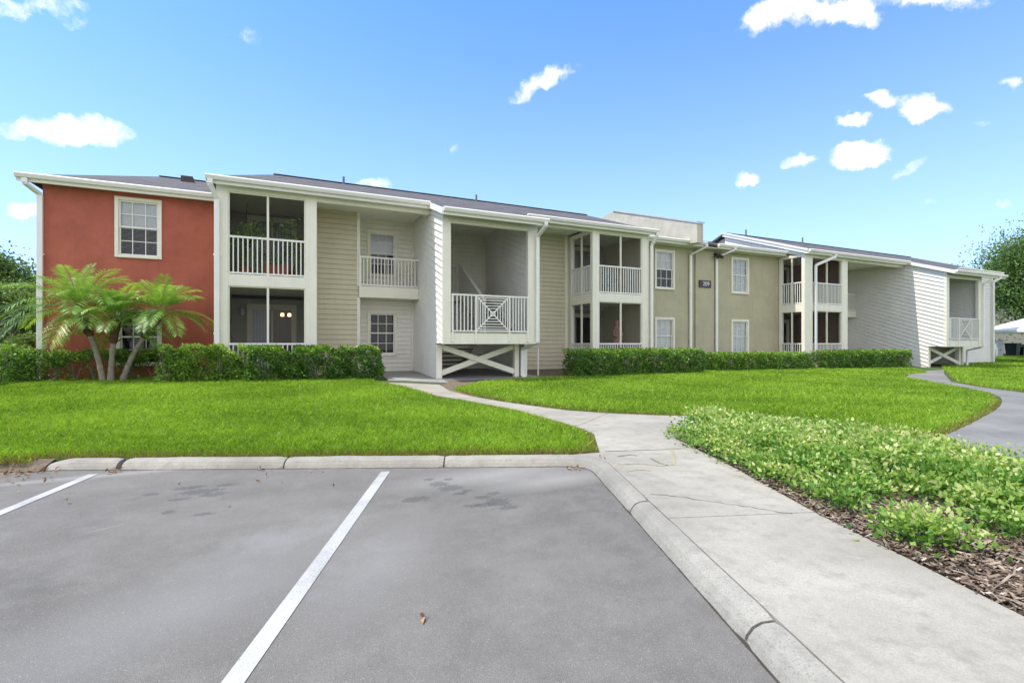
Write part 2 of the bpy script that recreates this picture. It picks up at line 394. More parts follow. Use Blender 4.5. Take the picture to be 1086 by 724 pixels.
# kerb pieces
def kerb(path, name='kerb', taper=False):
    prof = [(0, -.5), (0, ZA+.005), (.018, -.292), (.045, -.258), (.085, -.238), (W_-.012, -.233), (W_-.004, -.24), (W_-.004, -.5)]
    pts = [P2(path[0])]
    for a, b in zip(path, path[1:]):
        a, b = P2(a), P2(b); n = max(1, int(np.linalg.norm(b-a)/.06))
        for i in range(1, n+1): pts.append(a+(b-a)*i/n)
    m = MB(); rings = []; rg = random.Random(len(pts)); w1 = 0; w2 = 0
    for i, p in enumerate(pts):
        a = pts[max(0, i-1)]; b = pts[min(len(pts)-1, i+1)]; d = (b-a)/np.linalg.norm(b-a); nn = np.array([-d[1], d[0]]); st = len(m.v)
        w1 = .8*w1+rg.uniform(-1, 1)*.0022; w2 = .8*w2+rg.uniform(-1, 1)*.002
        sc = min(1, (i+.35)/6) if taper else 1
        e = min(i, len(pts)-1-i); rd = .012 if e == 0 else 0
        for (q, z) in prof:
            zz = z
            if z > -.3: zz = z+w2-rd + (0 if sc == 1 else (1-sc)*-.08)
            m.v.append((*(p+nn*(q+(w1 if q < W_-.02 and z > ZA-.1 else 0)+(rd if q == 0 else 0))), zz))
        rings.append(st)
    k = len(prof)
    for a, b in zip(rings, rings[1:]):
        for i in range(k-1): m.f.append((a+i, a+i+1, b+i+1, b+i)); m.mi.append(0)
    m.f.append(tuple(rings[0]+i for i in range(k))); m.f.append(tuple(rings[-1]+i for i in range(k))[::-1]); m.mi += [0, 0]
    o = m.build(name, M['kerb']); return tag(o, kind='structure')
def onA(x): q = P2(at(x, 497, ZA)); return A0+dA*float((q-A0)@dA)
def onB(x, y): q = P2(at(x, y, ZA)); return B0+dB*float((q-B0)@dB)
gA = dA*.007; gB = dB*.007
kerb([A0, onA(127)-gA*3], taper=True); kerb([onA(131), onA(300)-gA]); kerb([onA(300)+gA, onA(470)-gA])
kerb([onA(470)+gA]+corner+[onB(667, 543)-gB]); kerb([onB(667, 543)+gB, onB(788, 680)-gB]); kerb([onB(788, 680)+gB, onB(788, 680)+dB*3]); kerb([onB(788, 680)+dB*3.014, Bend])

def strip(name, pts, w, z, mat):
    pts = [P2(q) for q in pts]; m = MB(); rg = random.Random(5); pr = None
    for i, p in enumerate(pts):
        a = pts[max(0, i-1)]; b = pts[min(len(pts)-1, i+1)]; d = (b-a)/np.linalg.norm(b-a); nn = np.array([-d[1], d[0]])*w*rg.uniform(.5, 1.3)/2
        cur = (p-nn, p+nn)
        if pr is not None: m.poly([(*pr[0], z), (*cur[0], z), (*cur[1], z), (*pr[1], z)])
        pr = cur
    o = m.build(name, mat, fixn=False)
    if o.data.polygons[0].normal.z < 0: o.data.flip_normals()
    return tag(o, kind='structure')
def dense(path, st=.05):
    out = []
    for a, b in zip(path, path[1:]):
        a, b = P2(a), P2(b); n = max(1, int(np.linalg.norm(b-a)/st)); out += [a+(b-a)*i/n for i in range(n)]
    return out+[P2(path[-1])]
strip('kerb_gutter_dirt', [q-np.array([0, .0]) for q in dense(left(foot, -.002))], .016, ZA+.003, M['dirt'])
# paths
def W(*pp): return [at(x, y) for x, y in pp]
back_c = back[1:-1]
R0, R1 = P2(at(716, 466)), P2(at(1086, 658)); dR = (R1-R0)/np.linalg.norm(R1-R0); Rend = R1+dR*9
Lb0, Lb1 = P2(back[-2]), P2(back[-1])
walkB = [tuple(q) for q in back[5:-1]]+[tuple(Lb1+dB*.0)]+[tuple(Rend), tuple(R1), at(968.5, 598.4), at(870, 549), at(775.5, 496), tuple(R0)]
cB = at(706, 549); cB2 = at(880, 545); cT = at(641, 481); cT2 = at(738, 474)
def cut_line(a, b):
    a, b = P2(a), P2(b); d = (b-a)/np.linalg.norm(b-a); n = np.array([d[1], -d[0]]); return n, float(n@a)
cuts = [cut_line(at(690, 553), at(870, 545.5))]
n0, c0 = cuts[0]
def mid_slab(n, c, s): return clip(walkB, s*n[0], s*n[1], s*c+.004)
pieces = [mid_slab(n0, c0, 1), mid_slab(n0, c0, -1)]
for q in pieces:
    # further joints every 1.6 m towards the camera
    near = sum(b for a, b in q)/len(q)
    if near < sum(b for a, b in walkB)/len(walkB)-.2:
        cur = q; nn = n0 if (n0@P2(cur[0])-c0) > 0 else -n0; cc = c0 if nn is n0 else -c0
        for j in range(5):
            lim = cc+2.6*(j+1)
            pc = clip(cur, -nn[0], -nn[1], -(lim-.004)); 
            if len(pc) > 2: tag(draped('sidewalk', pc, .02, M['conc'], 1.0, .2), kind='structure')
            cur = clip(cur, nn[0], nn[1], lim+.004)
            if len(cur) < 3: break
        if len(cur) > 2: tag(draped('sidewalk', cur, .02, M['conc'], 1.0, .2), kind='structure')
    else: tag(draped('sidewalk', q, .02, M['conc'], 1.0, .2), kind='structure')
lowC = W((636,481.5),(630,461),(609,453),(548,436),(493.5,425.5),(463,420),(430,411),(408,406.5))
upC = W((466,408.5),(476.5,415),(500,421),(534.5,427),(570,432),(602.6,436.2),(650,439.5),(700,441.5),(728.6,442))
bk5 = tuple(back[5]); bkA = [tuple(q) for q in back[2:6]]
walkC = [bkA[0]]+lowC+upC+[at(748, 449), at(741, 456), tuple(R0)]+[bk5]+bkA[::-1][1:-1]
jn, jc = cut_line(at(612, 453), at(642, 440.5)); jm, jd = cut_line(at(640, 460), at(740, 480))
for s in (1, -1):
    q = clip(walkC, s*jn[0], s*jn[1], s*jc+.005)
    if len(q) > 2: tag(draped('sidewalk', q, .02, M['conc'], .5, .2), kind='structure')
lawn2_low = W((728.6,442),(765,442.6),(800,444),(835,446.5),(870,450),(930,458),(986,468))
rwalkL = W((1005,461.6),(1030,450),(1053.8,437.3),(1061,431),(1063,426),(1061,422),(1053.8,418.6),(1027.7,413),(986.5,405.5),(960.4,400.4),(966,396.6),(982,393.5))
rwalkR = W((1001,392.5),(1001,396.5),(1004,400),(1009,405.5),(1039,411),(1086,417),(1130,423))
walkD = lawn2_low+rwalkL+rwalkR+W((1250,440),(1250,560),(1140,532),(1060,512),(1000,496),(940,480),(880,468),(800,460),(748,456))
walkD = W((748,452))[:0]+walkD
tag(draped('curved_path', walkD, .018, M['conc2'] if 'conc2' in M else concrete('shaded_concrete', (.27,.26,.24), .4, .7), .5, .2), kind='structure')  # path concrete darkened, tree shade put into its base colour
pad = [(2.16, 17.3), (2.16, 13.45), at(408, 406.5), at(430, 411), at(463, 419), at(466, 408.5), (4.0, 13.2), (4.35, 13.9), (7.3, 13.9), (7.3, 17.6)]
pad = [(2.2, 17.3), (2.2, 14.3), (2.5, 14.2), (2.5, 13.2), (4.05, 12.9), (4.12, 13.62), (7.3, 13.66), (7.3, 17.6), (4.0, 17.6)]
tag(draped('breezeway_slab', pad, .03, M['pad'], .5, .25), kind='structure')
bed_soil = W((470,410),(480,417),(505,422),(545,427),(600,410),(640,400)) + [(10.2, 16.2), (7.4, 16.2), (7.3, 14.1), (4.4, 14.1)]
# soil near the tower foot
soilpoly = [(4.05, 13.65), (7.35, 13.7), (7.35, 16.15), (9.6, 16.15), (9.6, 13.9), (9.0, 13.4), (8.0, 13.1), (6.6, 12.9), at(505, 421.5), at(480, 416), at(466, 409), (4.0, 12.9)]
tag(draped('bare_soil', soilpoly, .008, M['soil'], .5, 0), kind='structure')
q0, q1 = P2(back[0])+dA*.16, P2(back[0])-dA*12; nA = np.array([-dA[1], dA[0]]); mm = MB()
for i in range(60):
    a_, b_ = q0+(q1-q0)*i/60, q0+(q1-q0)*(i+1)/60; w0, w1 = .20+.03*math.sin(i*1.7), .20+.03*math.sin((i+1)*1.7)
    mm.poly([(*(a_-nA*w0), ZA+.003), (*(b_-nA*w1), ZA+.003), (*b_, g(*b_)+.01), (*a_, g(*a_)+.01)])
o = mm.build('soil_verge', M['soil'], fixn=False)
if o.data.polygons[0].normal.z < 0: o.data.flip_normals()
tag(o, kind='structure')
rg_ = random.Random(9); dark_pts = [P2(at(690+150*i/30+rg_.uniform(-1, 1), 523.5+21.5*(i/30)**1.15+rg_.uniform(-.5, .5), -.235)) for i in range(31)]
strip('path_dark_line', dark_pts, .006, -.2325, M['dirt'])  # thin dark line across the slab, in the joint dirt colour
M['moss'] = paint('dry_moss', (.36,.32,.19), .95, .4, 20); M['mossd'] = paint('dark_moss', (.20,.19,.13), .95, .4, 20)
for pts_, w_, mk in ((((655,492),(680,491.5),(700,494),(716,492.5)), .035, 'moss'), (((712,476),(716,484),(714,492)), .03, 'moss'), (((664,500),(676,498),(690,499)), .02, 'moss'), (((690,486),(700,491),(708,493.5)), .02, 'mossd'), (((655,484),(668,482),(676,483)), .03, 'mossd')):
    q = [P2(at(a, b, -.235)) for a, b in pts_]; strip('moss_line', dense(q, .03), w_, -.232, M[mk])
strip('path_joint', dense([P2(at(641, 480.5)), P2(at(722, 478))], .05), .014, -.2325, M['dirt'])
# mulch bed
gc_low = W((716,465),(745,480),(775,494),(795,503),(812,510),(835,520),(852,522),(872,538),(893,548),(908,546),(922,538),(936,527),(955,535),(968,533),(985,541),(1003,536),(1022,549),(1036,560),(1050,563),(1070,578),(1086,572),(1160,600),(1300,610))
gc_up = W((748,453),(800,461),(880,469),(940,481),(1000,497),(1060,513),(1140,533),(1300,565))
bedp = [tuple(R0), at(775.5,496), at(870,549), at(968.5,598.4), tuple(R1), tuple(Rend)]+W((1600,760),(1500,600))[:0]+[(Rend[0]+5, Rend[1]), (9.5, 1.0)]+gc_up[::-1]
tag(draped('mulch_bed', bedp, .012, M['mulchbed'], .5, 0), kind='structure')

# ------------------------------------------------------------------ grass
def grass(name, poly, dens, label, hmul=1.0, edge=None, edge_w=.1, keep=None, maxd=40):
    P = np.array(poly); lo, hi = P.min(0), P.max(0); area = (hi-lo).prod(); n = int(area*dens)
    Q = RNG.uniform(lo, hi, (n, 2)); dep = Q[:, 0]*C_+Q[:, 1]*S_
    pr = np.clip((5.6/np.maximum(dep, 1))**1.45, 0, 1); Q = Q[(RNG.random(n) < pr) & (dep > .5)]
    Q = Q[inpoly(Q, poly)]
    if keep is not None: Q = Q[keep(Q)]
    dep = Q[:, 0]*C_+Q[:, 1]*S_; n = len(Q); z = gnp(Q)
    ed = edgedist(Q, edge, False) if edge else np.full(n, 9.0)
    wsc = np.clip(dep/5.6, 1, 4)**.85
    patch = np.sin(Q[:, 0]*1.3+1.7*np.sin(Q[:, 1]*.9))*np.cos(Q[:, 1]*1.1+Q[:, 0]*.5)
    h = (.082+.02*patch*.5)*(.65+.7*RNG.random(n))*hmul*np.clip(.5+ed*3, .5, 1); w = .0062*wsc*(.7+.6*RNG.random(n))
    an = RNG.uniform(0, 2*np.pi, n); ln = RNG.normal(0, .5, (n, 2))*h[:, None]
    sd = np.stack([np.cos(an), np.sin(an), np.zeros(n)], 1)*w[:, None]*.5
    B = np.column_stack([Q, z-.005]); T = B.copy(); T[:, :2] += ln; T[:, 2] += h
    Mi = B*.45+T*.55; Mi[:, 2] += h*.12
    V = np.stack([B-sd, B+sd, Mi+sd*.8, T, Mi-sd*.8], 1).reshape(-1, 3)
    fine = np.sin(Q[:, 0]*9+3*np.sin(Q[:, 1]*5))*np.sin(Q[:, 1]*8+2*np.sin(Q[:, 0]*7)); tint = .52+.26*RNG.normal(size=n)+.17*patch+.12*fine; h *= 1+.18*fine; tint = np.clip(tint, .17, 1)
    dry = RNG.random(n) < (.04+.85*np.clip(1.25-ed/edge_w, 0, 1)); tint[dry] = RNG.uniform(0, .15, dry.sum())
    o = facecloud(name, V, 5, tint, M['grass']); return tag(o, label, 'grass', kind='stuff')
lawnA = [tuple(P2(back[0])-dA*8-np.array([-dA[1], dA[0]])*.16), tuple(P2(back[0])-dA*.02-np.array([-dA[1], dA[0]])*.16)]+[tuple(P2(q)+np.array([-dA[1], dA[0]])*.03) for q in (back[0], back[1])]+W((634,481),(627,461),(606,453.5),(546,436.5),(492,426),(462,421.3),(429,412),(406,407))+[(2.1, 13.1), (2.1, 14.4), (-1.6, 14.2), (-2, 16.2), (-9, 16.2), (-14, 14)]
grass('lawn', lawnA, 9000, 'bright green lawn between the car park kerb and the red wall', edge=lawnA[:10], edge_w=.13)
lawnB = [at(488, 416.5), at(500,419.8), at(534.5,426), at(570,431), at(602.6,435.2), at(650,438.5), at(700,440.5), at(728.6,441)]+W((765,441.6),(800,443),(835,445.5),(870,449),(930,457),(986,467),(1005,460.6),(1030,449.5),(1052,437),(1059,431),(1061,426),(1059,422.3),(1053,419.3),(1027,413.8),(986,406.2),(958,400.6),(962,397.5),(984,395.6))+[(29.0, 14.5), (21, 14.2), (10, 14.2), (9.7, 14.0), (9.0, 13.6), (8.0, 13.4), (6.8, 13.35), (5.6, 13.1), (4.9, 12.7), at(480, 413.5)]
grass('lawn', lawnB, 6000, 'bright green island lawn enclosed by the curving concrete paths', edge=lawnB[:21], edge_w=.13)
lawnC = W((1006,397.2),(1007,400),(1011,404.8),(1039,410.3),(1086,416.3),(1130,422))+[(32,2), (60, 8), (62, 24), (39, 24), (38.6, 14.4), (33, 14.6), (29.9, 13.3)]
grass('lawn', lawnC, 2200, 'lawn right of the curved path beyond the far stair tower', edge=lawnC[:6], edge_w=.12)
lawnL = [(-9,16.2),(-14,14),(-40,14),(-40,30),(-6.2,30),(-6.2,16.4)]
grass('lawn', lawnL, 900, 'strip of lawn behind the left end of the red building')

# ------------------------------------------------------------------ ground cover and mulch
bed = gc_low+gc_up[::-1]
lo, hi = P2(bed).min(0), P2(bed).max(0); hi = np.minimum(hi, [14, 12])
npl = int((hi-lo).prod()*75); Q = RNG.uniform(lo, hi, (npl, 2)); Q = Q[inpoly(Q, bed)]; Q = Q[(Q[:, 0]*C_+Q[:, 1]*S_) > 1.2]
Q = np.vstack([Q, np.array(at(986, 581))+RNG.normal(0, .075, (14, 2)), np.array(at(1020, 588))+RNG.normal(0, .03, (2, 2))])
small = np.zeros(len(Q)); small[-16:] = 1
ed = edgedist(Q, gc_low, False)
Vs = []; Ts = []
for i, q in enumerate(Q):
    hh = (.13+.16*min(1, ed[i]/.35)) * (1-.35*small[i]); n = 78 if small[i] == 0 else 60
    c = RNG.normal(0, 1, (n, 3))*[.085, .085, 0]; c[:, 2] = hh*RNG.beta(2.4, 1.2, n)*(.8+.4*RNG.random())
    base = np.array([q[0], q[1], g(*q)]); Pp = base+c
    aim = np.column_stack([c[:, :2]*9, np.full(n, .5)])
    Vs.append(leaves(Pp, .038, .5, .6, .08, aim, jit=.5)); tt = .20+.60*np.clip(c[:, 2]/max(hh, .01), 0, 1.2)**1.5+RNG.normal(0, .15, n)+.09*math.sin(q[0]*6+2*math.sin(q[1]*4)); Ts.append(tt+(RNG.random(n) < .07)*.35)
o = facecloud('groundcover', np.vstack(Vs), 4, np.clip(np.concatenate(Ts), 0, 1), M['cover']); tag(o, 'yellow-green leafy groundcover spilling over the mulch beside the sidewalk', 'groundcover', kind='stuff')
mb_ = [tuple(R0), at(775.5,496), at(870,549), at(968.5,598.4), tuple(R1), tuple(R1+dR*1.5)]+W((1300,700),(1300,560),(1086,560),(900,520),(760,470))
lo, hi = P2(mb_).min(0), P2(mb_).max(0); n = int((hi-lo).prod()*5200); Q = RNG.uniform(lo, hi, (n, 2)); Q = Q[inpoly(Q, mb_)]; n = len(Q)
Pp = np.column_stack([Q, gnp(Q)+.014+RNG.random(n)*.028]); an = RNG.uniform(0, 6.28, n); dd = np.stack([np.cos(an), np.sin(an), RNG.normal(0, .3, n)], 1); ss = unit(np.cross(dd, np.column_stack([RNG.normal(0, .35, (n, 2)), np.ones(n)])))
ln = (.007+.034*RNG.random(n)**2.4)[:, None]; wd = (.003+.008*RNG.random(n))[:, None]
V = np.stack([Pp-dd*ln-ss*wd, Pp+dd*ln-ss*wd*.6, Pp+dd*ln*.9+ss*wd, Pp-dd*ln*.8+ss*wd*.8], 1).reshape(-1, 3)
tag(facecloud('mulch', V, 4, RNG.beta(1.6, 2.2, n), M['chips']), 'brown bark mulch with chips and dead leaves', 'mulch', kind='stuff')
def litter(name, spots_, label):
    Ps = []
    for (x, y, r, n, z) in spots_:
        c = P2(at(x, y, z)); q = c+RNG.normal(0, r, (n, 2)); Ps.append(np.column_stack([q, np.full(n, z+.006)+RNG.random(n)*.012]))
    Pp = np.vstack(Ps); V = leaves(Pp, .045, 0, .4, .2, np.column_stack([np.zeros((len(Pp), 2)), -RNG.random(len(Pp))*.2]))
    V[:, 2] = np.maximum(V[:, 2], np.repeat(Pp[:, 2], 4)-.004)
    tag(facecloud(name, V, 4, RNG.random(len(Pp)), M['litter']), label, 'leaves', kind='stuff')
litter('fallen_leaves', [(122,501,.05,22,ZA),(615,497,.06,16,ZA),(606,497,.05,8,ZA),(10,502,.22,110,ZA),(-15,505,.4,90,ZA),(30,503,.1,30,ZA),(275,499,.04,5,ZA),(452,655,.008,2,ZA),(310,503,.6,14,ZA),(640,486,.03,5,-.235)], 'dry brown leaves scattered on the asphalt along the kerb')

# ================================================================== BUILDING
HB = empty('apartment_building', (12, 16, 0), 'two-storey apartment building with red, tan and olive walls, screened porches and stair towers', 'building')
def lap(mb, O, U, Nn, poly, course=.155, dep=.022, slope=0.0):
    """boards clipped to a convex polygon given in (u, z)"""
    O, U, Nn = Vector(O), Vector(U), Vector(Nn); ph = math.atan(slope); ca, sa = math.cos(ph), math.sin(ph)
    Q = [(u*ca+v*sa, -u*sa+v*ca) for u, v in poly]
    if dep == 0:
        mb.poly([O+U*u+Vector((0, 0, v)) for u, v in poly]); return
    k0 = math.floor(min(b for a, b in Q)/course); k1 = math.ceil(max(b for a, b in Q)/course)
    def w(a, b, off): return O+U*(a*ca-b*sa)+Vector((0, 0, a*sa+b*ca))+Nn*off
    for k in range(k0, k1):
        q = clip(clip(Q, 0, 1, k*course), 0, -1, -(k+1)*course)
        if len(q) < 3: continue
        gr = min(.011, course*.07); q2 = clip(q, 0, 1, k*course+gr)
        if len(q2) > 2: mb.poly([w(a, b, dep*(1-(b/course-k))) for a, b in q2])
        lo_ = [a for a, b in q if abs(b-k*course) < 1e-4]
        if len(lo_) > 1:
            a0, a1 = min(lo_), max(lo_); b0, b1 = k*course, k*course+gr; gd = -.014
            mb.poly([w(a0, b1, gd), w(a1, b1, gd), w(a1, b1, dep), w(a0, b1, dep)])
            mb.poly([w(a0, b0, gd), w(a1, b0, gd), w(a1, b1, gd), w(a0, b1, gd)])
            mb.poly([w(a0, b0, 0), w(a1, b0, 0), w(a1, b0, gd), w(a0, b0, gd)])
def wall(t0, t1, p, z0, z1, mat, holes=(), course=.155, dep=.022, name='wall', parent=None):
    mb = MB(); xs = sorted({t0, t1, *[h[0] for h in holes], *[h[1] for h in holes]}); zs = sorted({z0, z1, *[h[2] for h in holes], *[h[3] for h in holes]})
    for a, b in zip(xs, xs[1:]):
        for c, d in zip(zs, zs[1:]):
            if any(h[0] <= (a+b)/2 <= h[1] and h[2] <= (c+d)/2 <= h[3] for h in holes): continue
            lap(mb, (0, p, 0), (1, 0, 0), (0, -1, 0), [(a, c), (b, c), (b, d), (a, d)], course, dep)
    for h in holes:                                # reveals
        mb.box(h[0], h[0]-.012, p+.002, p+.14, h[2], h[3]); mb.box(h[1], h[1]+.012, p+.002, p+.14, h[2], h[3])
        mb.box(h[0], h[1], p+.002, p+.14, h[2]-.012, h[2]); mb.box(h[0], h[1], p+.002, p+.14, h[3], h[3]+.012)
    return mb.build(name, M[mat], parent or HB, fixn=False)
def window(t0, t1, p, z0, z1, low='dark', grid=True, up='blind'):
    """t0..t1,z0..z1 = outside of the casing; returns hole"""
    c = .085; f = MB()
    for a in ((t0, t0+c), (t1-c, t1)): f.box(*a, p-.045, p+.03, z0, z1)
    f.box(t0+c, t1-c, p-.045, p+.03, z1-c, z1); f.box(t0+c-.001, t1-c+.001, p-.065, p+.03, z0-.004, z0+.07)
    fr = f.build('window', M['trim'], HB, bevel=.004)
    a, b, lo_, hi_ = t0+c, t1-c, z0+.07, z1-c; m = (lo_+hi_)/2+.01; s = MB(); w = .038
    for (za, zb, y) in ((m-.005, hi_, p+.012), (lo_, m+.03, p+.034)):
        s.box(a, a+w, y, y+.02, za, zb); s.box(b-w, b, y, y+.02, za, zb); s.box(a+w, b-w, y, y+.02, zb-w, zb); s.box(a+w, b-w, y, y+.02, za, za+w)
        if grid:
            for i in (1, 2): x = a+(b-a)*i/3; s.box(x-.009, x+.009, y+.004, y+.016, za+w, zb-w)
            zz = (za+zb)/2; s.box(a+w, b-w, y+.005, y+.015, zz-.009, zz+.009)
    s.build('sash', M['trim_cool'], fr)
    gl = MB(); gl.poly([(a, p+.022, m), (b, p+.022, m), (b, p+.022, hi_), (a, p+.022, hi_)]); gl.poly([(a, p+.044, lo_), (b, p+.044, lo_), (b, p+.044, m), (a, p+.044, m)])
    gl.build('pane', M['glass'], fr, fixn=False)
    bl = MB(); n = int((hi_-lo_)/.032)
    for i in range(n):
        z = hi_-.03-(hi_-lo_)*i/n
        closed = (up == 'blind' and z > m) or (up == 'full')
        if not closed and low == 'dark' and z < m: 
            if up == 'none': continue
            bl.bar((a+.02, p+.085, z), (b-.02, p+.085, z), .026, .0015); continue
        if up == 'none': continue
        z2 = z-(hi_-lo_)/n; bl.poly([(a+.01, p+.07, z2), (b-.01, p+.07, z2), (b-.01, p+.082, z), (a+.01, p+.082, z)])
    if bl.v: bl.build('blind', M['blind'], fr)
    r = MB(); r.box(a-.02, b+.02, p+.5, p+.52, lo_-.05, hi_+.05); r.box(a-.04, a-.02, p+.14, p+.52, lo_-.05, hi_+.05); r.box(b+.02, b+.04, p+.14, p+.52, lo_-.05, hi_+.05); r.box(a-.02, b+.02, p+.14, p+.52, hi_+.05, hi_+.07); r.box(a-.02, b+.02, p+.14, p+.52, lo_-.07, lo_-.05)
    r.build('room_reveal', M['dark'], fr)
    return (a-.004, b+.004, lo_-.004, hi_+.004)
GB = -.5
def each(name, boxes, mat, parent=None, bevel=0):
    for q in boxes: MB().box(*q).build(name, M[mat], parent or HB, bevel=bevel)
# red end
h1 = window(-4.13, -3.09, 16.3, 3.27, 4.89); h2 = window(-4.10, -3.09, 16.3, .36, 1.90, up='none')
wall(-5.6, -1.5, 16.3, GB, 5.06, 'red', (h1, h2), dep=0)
b = MB(); b.box(-5.6, -5.4, 16.32, 24, GB, 5.06); b.build('end_wall', M['red'], HB)
# middle section
wall(.79, 2.12, 16.03, GB, 5.12, 'tan')
h1 = window(2.46, 3.45, 16.8, 3.20, 4.74); h2 = window(2.46, 3.45, 16.8, .55, 2.05, up='none')
wall(2.0, 4.0, 16.8, GB, 5.12, 'cream', (h1, h2), course=.15)
wall(6.9, 9.9, 16.1, GB, 5.12, 'tan')
each('corner_board', [(2.03, 2.13, 16.0, 16.78, GB, 2.4), (2.03, 2.13, 16.0, 16.78, 2.77, 5.1), (9.64, 9.74, 16.05, 16.16, GB, 5.1), (3.93, 3.99, 16.74, 16.775, GB, 2.4), (2.16, 2.22, 16.74, 16.775, GB, 2.4), (3.93, 3.99, 16.74, 16.775, 2.8, 5.1)], 'trim')
# olive section
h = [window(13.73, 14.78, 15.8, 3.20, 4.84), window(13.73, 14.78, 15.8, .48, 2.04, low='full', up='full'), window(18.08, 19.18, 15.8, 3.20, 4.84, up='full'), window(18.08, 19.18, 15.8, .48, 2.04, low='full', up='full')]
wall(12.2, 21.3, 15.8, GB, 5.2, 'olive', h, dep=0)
b = MB(); b.box(15.9, 16.95, 15.72, 15.79, GB, 5.0); b.build('pilaster', M['olive'], HB)
# section six
wall(24.1, 29.1, 17.3, GB, 5.12, 'cream', ())
for z in (0, 2.78):
    d = MB(); d.box(25.45, 26.25, 17.23, 17.27, z, z+2.05); d = d.build('door', M['door'], HB)
    f = MB(); f.box(25.35, 25.45, 17.20, 17.27, z, z+2.13); f.box(26.25, 26.35, 17.20, 17.27, z, z+2.13); f.box(25.45, 26.25, 17.20, 17.27, z+2.05, z+2.13); f.build('door_frame', M['trim'], d)
    k = MB(); k.tube([(25.52, 17.23, z+1), (25.52, 17.17, z+1)], .03); k.build('door_handle', M['silver'], d)
wall(32.4, 38.1, 14.5, GB, 5.1, 'white_siding', ())
each('corner_board', [(37.95, 38.12, 14.44, 14.49, GB, 5.0)], 'trim_cool'); each('end_wall', [(38.1, 38.2, 14.5, 24, GB, 5.1)], 'white_siding'); each('back_wall', [(-5.4, 38.1, 23.8, 24, GB, 5.1)], 'white_siding')

def balustrade(name, pts, z0, z1, parent, gap=.105, th=.028, mat='trim_cool', ends=False):
    m = MB()
    for a, b in zip(pts, pts[1:]):
        a, b = Vector((*a, 0)), Vector((*b, 0)); n = max(1, round((b-a).length/gap)); d = (b-a)
        m.bar((a.x, a.y, z1-.025), (b.x, b.y, z1-.025), .06, .05); m.bar((a.x, a.y, z0+.02), (b.x, b.y, z0+.02), .045, .04)
        for i in range(1, n):
            c = a+d*i/n; m.box(c.x-th/2, c.x+th/2, c.y-th/2, c.y+th/2, z0+.04, z1-.05)
    return m.build(name, M[mat], parent)
# balconies beside the towers
def balcony(t0, t1, p0, p1):
    m = MB(); m.box(t0, t1, p0, p1, 2.42, 2.77); m = m.build('balcony', M['trim'], HB, bevel=.004)
    r = balustrade('railing', [(t0+.04, p0+.06), (t1, p0+.06)], 2.80, 3.72, m, .11)
    q = MB(); q.box(t0+.0, t0+.07, p0-.006, p0+.09, 2.6, 3.73); q.build('rail_post', M['trim_cool'], m)
balcony(2.09, 3.98, 15.96, 16.78); balcony(24.32, 28.95, 16.8, 17.28)

